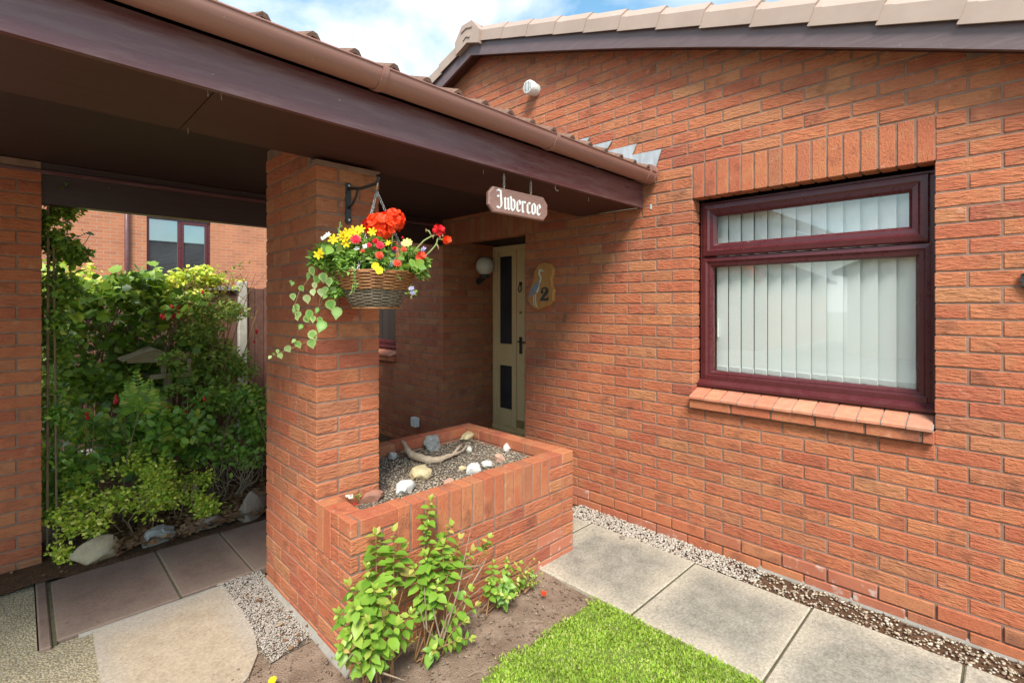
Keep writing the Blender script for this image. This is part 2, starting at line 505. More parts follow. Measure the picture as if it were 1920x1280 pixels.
M['gold'] = m_tone('golden_variegated_and_sunlit_leaf', [(0, (0.270, 0.433, 0.034)), (.3, (0.606, 0.682, 0.066)), (.55, (0.168, 0.294, 0.026)), (.8, (0.809, 0.774, 0.108)), (1, (0.926, 0.852, 0.242))], .42, .3, .45)  # euonymus gold; also stands in for sunlight on hedge and fuchsia tops
M['bask'] = m_tone('fine_basket_leaf', [(0, (.17, .33, .045)), (.35, (.26, .42, .07)), (.65, (.11, .23, .04)), (1, (.34, .46, .12))], .5, .32, .3)
M['varieg'] = m_tone('cream_edged_leaf', [(0, (.26, .40, .10)), (.35, (.42, .50, .18)), (.6, (.14, .32, .06)), (1, (.52, .54, .27))], .5, .3, .3)
M['stem'] = m_noise('green_stem', (.20, .26, .08), (.28, .30, .12), 20, .7)
M['redstem'] = m_noise('reddish_stem', (.19, .085, .04), (.30, .17, .075), 20, .7)
M['twig'] = m_noise('dry_twig', (0.205, 0.142, 0.091), (0.310, 0.232, 0.165), 25, .9)
M['cane'] = m_noise('weathered_cane', (.16, .10, .055), (.25, .17, .10), 12, .8)
def m_flat(name, c, rough=.55, tr=.25):
    return m_tone(name, [(0, tuple(q * .82 for q in c)), (.5, c), (1, tuple(min(1, q * 1.15) for q in c))], rough, tr, .3)
M['vermilion'] = m_flat('vermilion_petal', (.88, .065, .012))
M['crimson'] = m_flat('crimson_petal', (.62, .012, .018))
M['yellow'] = m_flat('yellow_petal', (.88, .62, .012))
M['lemon'] = m_flat('pale_yellow_petal', (.72, .68, .18))
M['pink'] = m_flat('coral_pink_petal', (.78, .045, .09))
M['coral'] = m_flat('coral_petal', (.80, .10, .055))
M['whitepetal'] = m_flat('white_petal', (.80, .80, .76))
M['lilac'] = m_flat('lilac_petal', (.34, .30, .50))
M['fred'] = m_flat('fuchsia_red_petal', (.62, .03, .04))
M['willow'] = m_noise('brown_willow', (.18, .068, .024), (.35, .15, .05), 60, .55, 200, .3, .002)
M['greywillow'] = m_noise('grey_willow', (0.100, 0.070, 0.046), (0.240, 0.180, 0.124), 70, .7, 200, .3, .002)
M['liner'] = m_noise('dark_liner', (.04, .04, .04), (.07, .07, .07), 20, .8)
M['sign'] = m_noise('sign_board_wood', (.20, .105, .085), (.30, .17, .14), 8, .5, 60, .2, .003, (3, 20, 20))
M['plaque'] = m_noise('oak_slice', (.33, .125, .026), (.47, .21, .05), 10, .6, 60, .15, .002, (12, 12, 2))
M['black'] = m_noise('black_paint', (.012, .011, .011), (.022, .02, .02), 10, .5)
M['heron_grey'] = m_noise('heron_grey_paint', (.13, .15, .20), (.20, .22, .27), 40, .6)
M['heron_pale'] = m_noise('heron_pale_paint', (.50, .49, .42), (.58, .56, .48), 40, .6)
M['farbrick'] = None
def m_farbrick():
    m, nt, b = new_mat('distant_brickwork')
    bt = nd(nt, 'TexBrick')
    mp = nd(nt, 'Mapping'); mp.inputs['Rotation'].default_value = (R(90), 0, 0)
    g = nd(nt, 'NewGeometry').outputs['Position']
    sx = nd(nt, 'SeparateXYZ'); nt.links.new(g, sx.inputs[0])
    ad = nd(nt, 'Math', operation='ADD'); nt.links.new(sx.outputs[0], ad.inputs[0]); nt.links.new(sx.outputs[1], ad.inputs[1])
    cx = nd(nt, 'CombineXYZ'); nt.links.new(ad.outputs[0], cx.inputs[0]); nt.links.new(sx.outputs[2], cx.inputs[1])
    nt.links.new(cx.outputs[0], bt.inputs['Vector'])
    bt.inputs['Scale'].default_value = 1.0
    bt.inputs['Brick Width'].default_value = .225
    bt.inputs['Row Height'].default_value = .075
    bt.inputs['Mortar Size'].default_value = .006
    bt.inputs['Color1'].default_value = (.42, .15, .07, 1)
    bt.inputs['Color2'].default_value = (.30, .105, .06, 1)
    bt.inputs['Mortar'].default_value = (.36, .23, .16, 1)
    bt.inputs['Bias'].default_value = -.35
    c = mixc(nt, .5, bt.outputs[0], ramp(nt, noise(nt, 2.2, 5, .6, pos(nt)), [(.3, .8), (.7, 1.15)]), 'MULTIPLY')
    setc(nt, b, c)
    b.inputs['Roughness'].default_value = .9
    bump(nt, b, bt.outputs['Fac'], -.5, .006)
    return m
M['farbrick'] = m_farbrick()
M['farroof'] = m_noise('dark_roof_tiles', (.055, .045, .042), (.10, .08, .072), 8, .85, 30, .5, .01)
M['concrete'] = m_noise('concrete_post', (.30, .275, .23), (.42, .39, .33), 14, .95, 90, .5, .005)
M['board'] = m_tone('brown_fence_board', [(0, (.10, .045, .032)), (.5, (.135, .06, .042)), (1, (.085, .04, .03))], .8, nscale=12, namt=.5)
M['birdwood'] = m_noise('weathered_bird_table_wood', (.20, .155, .09), (.30, .245, .145), 8, .85, 60, .3, .004, (2, 20, 20))
M['bark'] = m_noise('tree_bark', (.07, .055, .042), (.14, .11, .085), 9, .95, 30, .7, .02)
M['conifer'] = m_tone('dark_conifer_needles', [(0, (.025, .055, .02)), (.5, (.04, .085, .028)), (1, (.06, .10, .035))], .7, .15)
M['drift'] = m_noise('bleached_driftwood', (.36, .255, .165), (.56, .44, .32), 9, .8, 60, .4, .006, (4, 4, 14))
M['drylead'] = m_tone('dry_leaf', [(0, (.16, .075, .035)), (.4, (.28, .15, .07)), (.7, (.11, .05, .025)), (1, (.40, .26, .13))], .8, .15)
def m_rock(name, c1, c2, c3, scale=14):
    return m_noise(name, c1, c2, scale, .85, 60, .55, .01, c3=c3, spec=.25, detail=8)
M['rock_tan'] = m_rock('tan_stone', (.36, .265, .155), (.50, .40, .27), (.42, .38, .32))
M['rock_grey'] = m_rock('grey_stone', (0.180, 0.182, 0.180), (0.360, 0.355, 0.333), (0.500, 0.480, 0.432))
M['rock_white'] = m_rock('white_stone', (0.521, 0.504, 0.462), (0.622, 0.605, 0.563), (0.470, 0.454, 0.420))
M['rock_cream'] = m_rock('cream_stone', (.52, .40, .21), (.64, .53, .32), (.42, .30, .15))
M['rock_pink'] = m_rock('pink_stone', (.46, .27, .19), (.54, .34, .25), (.42, .28, .22))
M['rock_rust'] = m_rock('rust_stone', (.26, .12, .08), (.34, .17, .12), (.22, .12, .09))
M['rock_brown'] = m_rock('brown_grey_stone', (.20, .155, .125), (.30, .235, .19), (.26, .16, .12))
# ------------------------------------------------------------------ ground, paths, beds
def sheet(name, x0, x1, y0, y1, z, mat, nx=2, ny=2, amp=0, sc=4, label=None, edge=None):
    vs, fs = [], []
    for j in range(ny):
        for i in range(nx):
            x = x0 + (x1 - x0) * i / (nx - 1); y = y0 + (y1 - y0) * j / (ny - 1)
            h = amp * (mnoise.noise((x * sc, y * sc, z)) + .5 * mnoise.noise((x * sc * 3, y * sc * 3, 2))) if amp else 0
            if edge and 0 < i < nx - 1 and 0 < j < ny - 1:
                h += edge
            vs.append((x, y, z + h))
    for j in range(ny - 1):
        for i in range(nx - 1):
            fs.append((j * nx + i, j * nx + i + 1, (j + 1) * nx + i + 1, (j + 1) * nx + i))
    o = MB().add(vs, fs).build(name, mat, None, smooth=bool(amp))
    o['kind'] = 'structure'
    if label: o['label'] = label
    return o
sheet('ground', -120, 120, -120, 160, -.06, m_noise('far_ground', (.20, .19, .15), (.28, .26, .21), .8, .95, 10, .3, .01))
def poly_sheet(name, pts, z, mat):
    o = MB().add([(x, y, z) for x, y in pts], [tuple(range(len(pts)))]).build(name, mat)
    o['kind'] = 'structure'
    return o
poly_sheet('driveway', [(-9, -3), (-2.55, -3), (-2.62, 1.9), (-2.30, 2.12), (-2.28, 2.83), (-3.04, 2.83), (-3.04, 3.86), (-9, 3.86)], -.014, M['aggregate'])
sheet('soil_bed', -2.75, -.90, -1.6, 2.10, -.016, M['soil'], 90, 110, .010, 5)
sheet('lawn_bed', -1.95, -.955, -1.6, 1.27, .004, M['lawnsoil'], 30, 60, .006, 6)
sheet('gravel_bed', -2.33, -2.09, 2.02, 2.86, -.012, M['grit'], 12, 30, .006, 8)
sheet('wall_gravel_strip', -.22, .005, -1.6, 2.10, -.014, M['litter'], 12, 120, .006, 8)
sheet('garden_bed', -4.2, .6, 3.53, 13.4, .0, M['litter'], 60, 60, .03, 2.5)

M['moss'] = m_noise('mossy_joint', (.05, .042, .03), (.10, .095, .042), 30, 1, 90, .6, .004)
walk = bpy.data.objects.new('garden_path', None)
link(walk, None, (-.56, .8, 0)); walk['kind'] = 'structure'
def slab(parent, x0, x1, y0, y1, mat, dz=0.0, label=None):
    mb = MB().cbox(x0, x1, y0, y1, -.045, dz, .006)
    o = mb.build('paving_slab', mat, parent)
    o.rotation_euler = (random.uniform(-.003, .003), random.uniform(-.003, .003), 0)
    if label: o['label'] = label
    return o
GY = [2.69, 1.845, 1.082, .46, -.115, -.72, -1.33]
for i in range(len(GY) - 1):
    slab(walk, -.925 if i else -.60, -.212 + random.uniform(-.012, .012), GY[i + 1] + .0045, GY[i] - .0045, M['slab'], random.uniform(-.003, .003))
for i in range(1, len(GY) - 1):
    MB().box(-.925, -.21, GY[i] - .0075, GY[i] + .0075, -.03, -.006).build('joint_moss', M['moss'], walk)
porchpath = bpy.data.objects.new('porch_path', None)
link(porchpath, None, (-1.5, 3.2, 0)); porchpath['kind'] = 'structure'
FX = [-2.978, -2.487, -2.131, -1.62, -1.11, -.60, -.02]
for i in range(len(FX) - 1):
    slab(porchpath, FX[i] + .0035, FX[i + 1] - .0035, 2.845, 3.535, M['flag'], random.uniform(-.004, .002))
for x in FX[1:-1]:
    MB().box(x - .0065, x + .0065, 2.845, 3.535, -.03, -.007).build('joint_moss', M['moss'], porchpath)
# the wide pale flag has a broken, rounded right-hand corner
pts = [(-2.852, 2.815), (-2.30, 2.80), (-2.295, 2.50), (-2.31, 2.25), (-2.345, 2.10), (-2.42, 1.98), (-2.52, 1.90), (-2.66, 1.86), (-2.87, 1.85)]
o = MB().prism([(x, y, -.045) for x, y in pts], (0, 0, .043)).build('paving_slab', M['beige'], porchpath)
o['label'] = 'pale beige flag with a rounded broken corner'
o = MB().cbox(-3.034, -2.992, 2.80, 3.66, -.06, .004, .006).build('kerb_stone', M['flag'], porchpath)
MB().box(-2.993, -2.974, 2.82, 3.6, -.04, -.008).build('joint_moss', M['moss'], porchpath)
o = MB().prism([(-2.9, 2.835, -.006), (-2.3, 2.825, -.006), (-2.3, 2.80, -.014), (-2.9, 2.815, -.014)], (0, 0, -.02)).build('joint_mortar', M['cement'], porchpath)

# loose stones: real pebbles, uncountable
ICO = None
def pebble_field(name, mat, spots, smin, smax, flat=.6):
    global ICO
    if ICO is None:
        import bmesh
        bm = bmesh.new(); bmesh.ops.create_icosphere(bm, subdivisions=1, radius=1)
        ICO = (np.array([v.co[:] for v in bm.verts]), np.array([[v.index for v in f.verts] for f in bm.faces])); bm.free()
    n = len(spots)
    V, F = ICO
    # octahedron-like cheap pebble: 12 verts, 20 faces
    sz = rng.uniform(smin, smax, (n, 1, 1)) * rng.uniform(.6, 1.3, (n, 1, 3)) * np.array([1, 1, flat])
    jit = rng.uniform(.8, 1.2, (n, len(V), 1))
    ang = rng.uniform(0, 6.28, n)
    tilt = rng.uniform(-.5, .5, n)
    W = V[None] * sz * jit
    ca, sa = np.cos(ang)[:, None], np.sin(ang)[:, None]
    ct, st = np.cos(tilt)[:, None], np.sin(tilt)[:, None]
    x, y, z = W[..., 0], W[..., 1], W[..., 2]
    x, z = x * ct - z * st, x * st + z * ct
    x, y = x * ca - y * sa, x * sa + y * ca
    W = np.stack([x, y, z], -1) + np.array(spots)[:, None, :]
    faces = (F[None] + (np.arange(n) * len(V))[:, None, None]).reshape(-1, 3)
    me = bpy.data.meshes.new(name)
    me.from_pydata(W.reshape(-1, 3).tolist(), [], faces.tolist())
    at = me.attributes.new('tone', 'FLOAT', 'FACE')
    at.data.foreach_set('value', np.repeat(rng.random(n), len(F)).astype(np.float32))
    me.materials.append(mat)
    me.shade_smooth()
    o = bpy.data.objects.new(name, me)
    link(o)
    o['kind'] = 'stuff'
    return o
sp = []
for _ in range(5200):
    y = random.uniform(-.4, 2.1)
    x = -.215 + .20 * random.random()
    dens = 1.0 if y > 1.0 else (.75 if y > .75 else .26)
    if random.random() < dens:
        sp.append((x, y, -.008 + .010 * random.random()))
pebble_field('pale_gravel', M['pebble'], [q for q in sp if q[1] > .75], .0045, .0095)['label'] = 'pale gravel along the foot of the house wall'
pebble_field('mixed_chippings', M['chips'], [q for q in sp if q[1] <= .75], .004, .009)['label'] = 'scattered chippings on dark soil at the wall foot'
sp = []
for _ in range(5000):
    y = random.uniform(2.0, 2.84); x = random.uniform(-2.32, -2.10)
    if y > 2.0 + (x + 2.32) * .3:
        sp.append((x, y, -.008 + .006 * random.random()))
pebble_field('pier_gravel', M['dull'], sp, .0025, .0055)['label'] = 'grey gravel beside the brick pier'
sp = []
for _ in range(900):
    sp.append((random.uniform(-2.6, -.95), random.uniform(1.28, 1.70), -.010 + .012 * random.random()))
for _ in range(500):
    sp.append((random.uniform(-2.6, -2.1), random.uniform(1.3, 2.1), -.012 + .012 * random.random()))
sp2 = [(random.uniform(-2.5, -.95), random.uniform(1.28, 1.70), -.006) for _ in range(110)]
pebble_field('soil_stones', M['chips'], sp2, .0018, .005)['label'] = 'few pale stones scattered on the bare soil'
pebble_field('soil_crumbs', M['soil'], sp, .002, .007)['label'] = 'crumbs of dry soil on the bed'
sp = [(random.uniform(-1.76, -.73), random.uniform(1.82, 2.61), .545 + .010 * random.random() + .012 * mnoise.noise((random.random(), 0, 0))) for _ in range(2100)]
pebble_field('planter_chippings', M['chips'], sp, .003, .0072)['label'] = 'mixed chippings covering the planter soil'

# lawn: short clover-like grass
def blades(name, mat, n, region, hmin, hmax, w):
    xs, ys = [], []
    while len(xs) < n:
        x = random.uniform(-1.95, -.94); y = random.uniform(-.6, 1.33)
        if region(x + random.gauss(0, .012), y + random.gauss(0, .012)):
            xs.append(x); ys.append(y)
    n = len(xs)
    b = np.stack([xs, ys, np.full(n, .002)], 1)
    h = rng.uniform(hmin, hmax, n); a = rng.uniform(0, 6.28, n); l = rng.uniform(.3, 1.3, n) * h
    d = np.stack([np.cos(a), np.sin(a), np.zeros(n)], 1); pw = np.stack([-np.sin(a), np.cos(a), np.zeros(n)], 1)
    ww = (rng.uniform(.6, 1.3, n) * w)[:, None]
    up = np.array([0, 0, 1.])
    v0 = b - pw * ww * .6; v1 = b + pw * ww * .6
    mid = b + up * (h * .6)[:, None] + d * (l * .45)[:, None]
    v2 = mid - pw * ww; v3 = mid + pw * ww
    v4 = b + up * h[:, None] + d * l[:, None]
    V = np.stack([v0, v1, v2, v3, v4], 1).reshape(-1, 3)
    k = np.arange(n)[:, None] * 5
    F = [tuple(q) for q in (k + np.array([0, 1, 3, 2])).tolist()] + [tuple(q) for q in (k + np.array([2, 3, 4])).tolist()]
    me = bpy.data.meshes.new(name)
    me.from_pydata(V.tolist(), [], F)
    t = rng.random(n)
    at = me.attributes.new('tone', 'FLOAT', 'FACE')
    at.data.foreach_set('value', np.concatenate([t, t]).astype(np.float32))
    me.materials.append(mat)
    o = bpy.data.objects.new(name, me); link(o); o['kind'] = 'stuff'
    return o
def in_lawn(x, y):
    e = .05 * mnoise.noise((x * 6, y * 6, 1)) + .03 * mnoise.noise((x * 21, y * 21, 4))
    return y < 1.285 + e and x > -1.84 + e + .1 * max(0, y - .9) and x < -.945 + .3 * max(e, 0) 
o = blades('lawn_grass', M['grass'], 70000, in_lawn, .004, .014, .0034)
o['label'] = 'short bright green lawn grass'

# ------------------------------------------------------------------ bricks
BM_CACHE = {}
def brick_mesh(L_, W_, H_, mat):
    key = (round(L_, 4), round(W_, 4), round(H_, 4), mat)
    if key not in BM_CACHE:
        me, _ = MB().cbox(-L_ / 2, L_ / 2, -W_ / 2, W_ / 2, -H_ / 2, H_ / 2, .003).mesh('brick', M[mat], origin=Vector((0, 0, 0)))
        BM_CACHE[key] = me
    return BM_CACHE[key]
def put_brick(parent, b, mat='brick', name='brick'):
    x0, x1, y0, y1, z0, z1 = b
    o = inst(name, brick_mesh(x1 - x0, y1 - y0, z1 - z0, mat), parent,
             ((x0 + x1) / 2 + random.uniform(-.0014, .0014), (y0 + y1) / 2 + random.uniform(-.0014, .0014), (z0 + z1) / 2 + random.uniform(-.0008, .0008)),
             (random.uniform(-.004, .004), random.uniform(-.004, .004), random.uniform(-.004, .004)))
    return o
def intervals(a, b, off, step=.225, joint=.01, minw=.045):
    """cut the run a..b into bricks on a global bond that starts at off"""
    k = math.floor((a - off) / step)
    cuts = [a]
    p = off + k * step
    while p < b - 1e-6:
        if p > a + minw: cuts.append(p)
        p += step
    if len(cuts) > 1 and b - cuts[-1] < minw: cuts.pop()
    out = []
    for i, c in enumerate(cuts):
        e = cuts[i + 1] - joint if i + 1 < len(cuts) else b
        out.append((c, e))
    return out

M['salt'] = m_noise('salt_stained_brick', (.34, .10, .055), (.40, .14, .075), 5, .9, 90, .5, .004, c3=(.52, .42, .37))
# --- house ---
HZ0 = .055
house = thing('house', (1.5, 1.2, 0), 'red brick bungalow wall with gable verge, white blinds window and cream door', 'house')
def gable(y):                       # underside of the bargeboard
    bow = .042 * math.sin(max(0, min(1, (3.265 - y) / 3.7)) * math.pi) if y < 3.265 else 0
    return 3.844 - .350 * abs(y - 3.265) + bow
HB = []                             # (box, material, name)
YR, YD, YB = -1.2, 2.70, 3.87       # right end, door jamb, start of the back wall
def addX(y0, y1, z0, z1, mat='brick', proud=0.0, d=.1025):
    HB.append(((-proud, d - proud, y0, y1, z0, z1), mat))
k = -1
while True:
    z0 = HZ0 + k * .075; z1 = z0 + .065
    if z0 > 3.95: break
    off = (k % 2) * .1125
    runs = [(YR, YD)]
    if 11 <= k < 29: runs = [(YR, 0.0), (1.2, YD)]
    elif 29 <= k < 32: runs = [(YR, -.005), (1.205, YD)]
    if k >= 31: runs = [(r0, (5.9 if r1 == YD else r1)) for r0, r1 in runs]       # over the door
    else:
        st = YB if k % 2 else YB + .1125
        if 28 <= k < 31:            # soldier lintel over the recess bears on both walls
            runs = [(r0, min(r1, YD - .155)) for r0, r1 in runs]
            st = YB + .08
        if 12 <= k < 29: runs += [(st, 4.772), (5.70, 6.3)]
        else: runs += [(st, 6.3)]
    for r0, r1 in runs:
        if r1 - r0 < .03: continue
        for a, b in intervals(r0, r1, off):
            if z0 < gable((a + b) / 2) + .04:
                addX(a, b, z0, z1, ('salt' if k < 2 and mnoise.noise((a * 1.7, k * .9, 3)) > .12 else 'smooth_brick') if k < 1 else 'brick', .007 if k < 1 else 0)
    # recess side wall, facing the camera side
    if k < 29:
        x = 0.0 if k % 2 == 0 else .1125
        first = True
        while x < .70:
            ln = .215
            e = min(x + ln, .72)
            HB.append(((x, e, YB, YB + .1025, z0, z1), 'brick'))
            x = e + .01
    k += 1
for i in range(16):                 # soldier course over the window
    y = i * .075
    addX(y + .002, y + .067, HZ0 + 29 * .075, HZ0 + 29 * .075 + .215, 'soldier', .001)
y = YD - .15
while y < YB + .075:                # soldier course over the door recess
    addX(y, y + .065, HZ0 + 28 * .075, HZ0 + 28 * .075 + .215, 'soldier', .001)
    y += .075
for a, b in intervals(-.0, 1.205, .05, .225):   # projecting brick course under the sill tiles
    addX(a, b, .885, .942, 'smooth_brick', .036, .12)
def vis_size(b):
    x0, x1, y0, y1, z0, z1 = b
    pts = [project((x0, y, z)) for y in (y0, y1) for z in (z0, z1)]
    if min(p[2] for p in pts) < .2: return 0
    cx = sum(p[0] for p in pts) / 4; cy = sum(p[1] for p in pts) / 4
    if cx < 705 or cx > 1990 or cy < 20 or cy > 1300: return 0
    if y0 > YD + .2 and not (700 < cx < 1000): return 0
    w = abs(pts[0][0] - pts[2][0]); h = abs(pts[0][1] - pts[1][1])
    if (x1 - x0) > .15: return 0
    return w * h
rank = sorted(range(len(HB)), key=lambda i: -vis_size(HB[i][0]))
solo = set(rank[:300])
rest = {}
for i, (b, mat) in enumerate(HB):
    if i in solo:
        put_brick(house, b, mat)
    else:
        q = [v + random.uniform(-.0012, .0012) for v in b]
        rest.setdefault(mat, MB()).cbox(*q, .003, random.random())
allrest = MB()
me_parts = []
for mat, mb in rest.items():
    me_parts.append((mat, mb))
# one joined part for everything past the limit, with its three brick finishes as material slots
big = MB(); mats = []; mi = []
for mat, mb in me_parts:
    n0 = len(big.f)
    off_ = len(big.v)
    big.v += mb.v; big.f += [tuple(i + off_ for i in f) for f in mb.f]; big.t += mb.t
    mats.append(mat); mi += [len(mats) - 1] * len(mb.f)
me, org = big.mesh('brickwork', None)
for mt in mats: me.materials.append(M[mt])
me.polygons.foreach_set('material_index', mi)
o = bpy.data.objects.new('brickwork', me); link(o, house, org); o['kind'] = 'stuff'

# mortar core of the walls (recessed 4 mm behind the brick faces)
mo = MB()
mx0, mx1 = .0038, .098
mo.box(mx0, mx1, YR, YD - .004, -.05, .885)
mo.box(mx0, mx1, YR, -.004, .885, 2.235)
mo.box(mx0, mx1, 1.204, YD - .004, .885, 2.235)
def gpoly(y0, y1, z0):
    ys = [y0] + [v for v in (.3, .9, 1.5, 2.1, 2.7, 3.265) if y0 < v < y1] + [y1]
    return [(mx0, y0, z0), (mx0, y1, z0)] + [(mx0, v, gable(v) + .06) for v in reversed(ys)]
mo.prism(gpoly(YR, YD - .004, 2.236), (mx1 - mx0, 0, 0))
mo.prism(gpoly(YD - .0035, 6.3, 2.34), (mx1 - mx0, 0, 0))
mo.box(mx0, mx1, YD - .0035, YB + .01, 2.166, 2.3395)
mo.box(mx0, mx1, YB + .0045, 4.768, -.05, 2.3395)
mo.box(mx0, mx1, 4.7685, 5.704, -.05, .955)
mo.box(mx0, mx1, 4.7685, 5.704, 2.235, 2.3395)
mo.box(mx0, mx1, 5.7045, 6.3, -.05, 2.3395)
mo.box(mx1 + .002, .72, YB + .0045, YB + .098, -.05, 2.30)
mo.box(.105, .72, YD - .10, YD - .004, -.05, 2.30)      # other side of the recess
mo.build('mortar', M['mortar'], house)
MB().box(.70, .80, YD - .1, YB + .1, 2.18, 2.45).box(.02, .72, YD - .1, YB + .1, 2.205, 2.225).build('recess_ceiling', M['ceiling'], house)
MB().box(.0, .75, YD - .004, YB + .004, -.05, .135).build('door_step', M['cement'], house)
# cement fillet at the foot of the wall
mb = MB()
mb.prism([(.0, -1.2, -.03), (-.018, -1.2, -.03), (-.014, -1.2, -.010), (.0, -1.2, .012)], (0, 2.0, 0))
mb.build('cement_fillet', M['cement'], house)

# roof and verge of the gable
rf = MB()
for sgn in (-1, 1):
    yE = 3.265 + sgn * 4.6
    n = 26
    for i in range(n):
        t0, t1 = i / n, (i + 1) / n
        ya, yb = 3.265 + (yE - 3.265) * t0, 3.265 + (yE - 3.265) * t1
        za, zb = 3.844 + .20 - .353 * abs(ya - 3.265), 3.844 + .20 - .353 * abs(yb - 3.265)
        rf.prism([(-.10, ya, za - .005), (-.10, yb, zb + .022), (-.10, yb, zb - .02), (-.10, ya, za - .03)], (7.0, 0, 0), 0)
rf.box(-.1, 6.9, 3.265 - .1, 3.265 + .1, 4.02, 4.09)
rf.build('roof', M['farroof'], house)
for sgn in (-1, 1):
    # bargeboard of each slope, slightly bowed, and its soffit
    n = 14
    ylo = 3.265 + sgn * 4.6
    bb, sb = MB(), MB()
    P0, P1, P2, P3 = [], [], [], []
    for i in range(n + 1):
        y = 3.265 + (ylo - 3.265) * i / n
        z = gable(y)
        h = .135
        P0.append((-.135, y, z)); P1.append((-.135, y, z + h)); P2.append((-.112, y, z + h)); P3.append((-.112, y, z))
    vs = P0 + P1 + P2 + P3
    m_ = n + 1
    fs = []
    for i in range(n):
        for a in range(4):
            b_ = (a + 1) % 4
            fs.append((a * m_ + i, a * m_ + i + 1, b_ * m_ + i + 1, b_ * m_ + i))
    fs += [(0, m_, 2 * m_, 3 * m_), (n, m_ + n, 2 * m_ + n, 3 * m_ + n)]
    bb.add(vs, fs).build('bargeboard', M['barge'], house)
    Q = []
    for i in range(n + 1):
        y = 3.265 + (ylo - 3.265) * i / n
        z = gable(y) + .03
        Q += [(-.112, y, z), (.0, y, z), (.0, y, z + .012), (-.112, y, z + .012)]
    fs = []
    for i in range(n):
        for a in range(4):
            fs.append((i * 4 + a, i * 4 + (a + 1) % 4, (i + 1) * 4 + (a + 1) % 4, (i + 1) * 4 + a))
    sb.add(Q, fs).build('verge_soffit', M['soffit'], house)
# verge caps: each one overlaps the one below
ang = math.atan(.353)
def cap_mesh(sgn):
    # profile in (x, h): vertical apron, chamfer, top flange; tapered along its length so the laps step
    prof = [(-.158, .0), (-.158, .092), (-.112, .150), (.02, .156), (.02, .140), (-.105, .132), (-.148, .085), (-.148, 0)]
    Ln = .318
    vs = []
    for t, g in ((0, 1.0), (.86, .955), (.87, .985), (1.0, .985)):
        for x, h in prof:
            cx = -.06
            vs.append((cx + (x - cx) * (1 + (1 - t) * .05), sgn * (-t * Ln + .0), h * g + (1 - t) * .012))
    n = len(prof)
    fs = []
    for i in range(3):
        for a in range(n):
            fs.append((i * n + a, i * n + (a + 1) % n, (i + 1) * n + (a + 1) % n, (i + 1) * n + a))
    fs += [tuple(range(n)), tuple(range(3 * n, 4 * n))]
    return MB().add(vs, fs).mesh('verge_cap', M['verge'], origin=Vector((0, 0, 0)))[0]
for sgn in (-1, 1):
    cm = cap_mesh(sgn)
    s_ = .105
    for i in range(13):
        y = 3.265 + sgn * (.13 + (i + 1) * .2935)
        if y > 6.6 or y < -1.1: break
        z = gable(y) + .108
        inst('verge_cap', cm, house, (0, y, z), (math.atan(.353) * (-sgn), 0, 0))
# ridge end cap: a bent plate with two raised ribs
rc = MB()
prof = [(-.16, -.045), (0, .012), (.16, -.045), (.175, .07), (.07, .19), (-.07, .19), (-.175, .07)]
rc.prism([(-.185, 3.265 + a, 3.93 + h) for a, h in prof], (.2, 0, 0))
rc.prism([(-.194, 3.265 + a, 3.93 + h) for a, h in [(-.08, .135), (0, .158), (.08, .135), (.075, .122), (0, .142), (-.075, .122)]], (.01, 0, 0))
rc.prism([(-.194, 3.265 + a, 3.93 + h) for a, h in [(-.05, .055), (0, .082), (.05, .055), (.045, .042), (0, .064), (-.045, .042)]], (.01, 0, 0))
rc.build('ridge_cap', M['verge'], house)

# white flue terminal on the gable
vt = MB()
c = Vector((0, 2.575, 3.350))
vt.lathe([(.052, 0), (.050, -.05), (.058, -.055), (.058, -.092), (.050, -.105), (.02, -.108)], c, 28, 'X')
vent = vt.build('vent_terminal', M['white'], house, smooth=False, auto=35)
for i in range(5):
    y = c.y - .034 + i * .017
    hh = .04 * math.sqrt(max(.1, 1 - ((i - 2) / 2.7) ** 2))
    MB().box(c.x - .1095, c.x - .105, y - .0028, y + .0028, c.z - hh, c.z + hh).build('vent_slot', M['dark'], vent)

# stepped lead flashing along the porch roof
fp = [(1.415, 2.577), (1.642, 2.585), (1.603, 2.656), (1.868, 2.660), (1.807, 2.727), (2.07, 2.733), (2.008, 2.800), (2.27, 2.807), (2.21, 2.874), (2.47, 2.881), (2.41, 2.948), (2.67, 2.955), (2.61, 3.022), (2.87, 3.03)]
lower = [(2.87, 2.89), (1.479, 2.420)]
MB().prism([(-.010, y, z) for y, z in [(y, z + .02) for y, z in fp] + lower], (.006, 0, 0)).build('step_flashing', M['lead'], house)

MB().box(-.028, .02, .002, 1.203, .888, .939).build('sill_bed', M['mortar'], house)
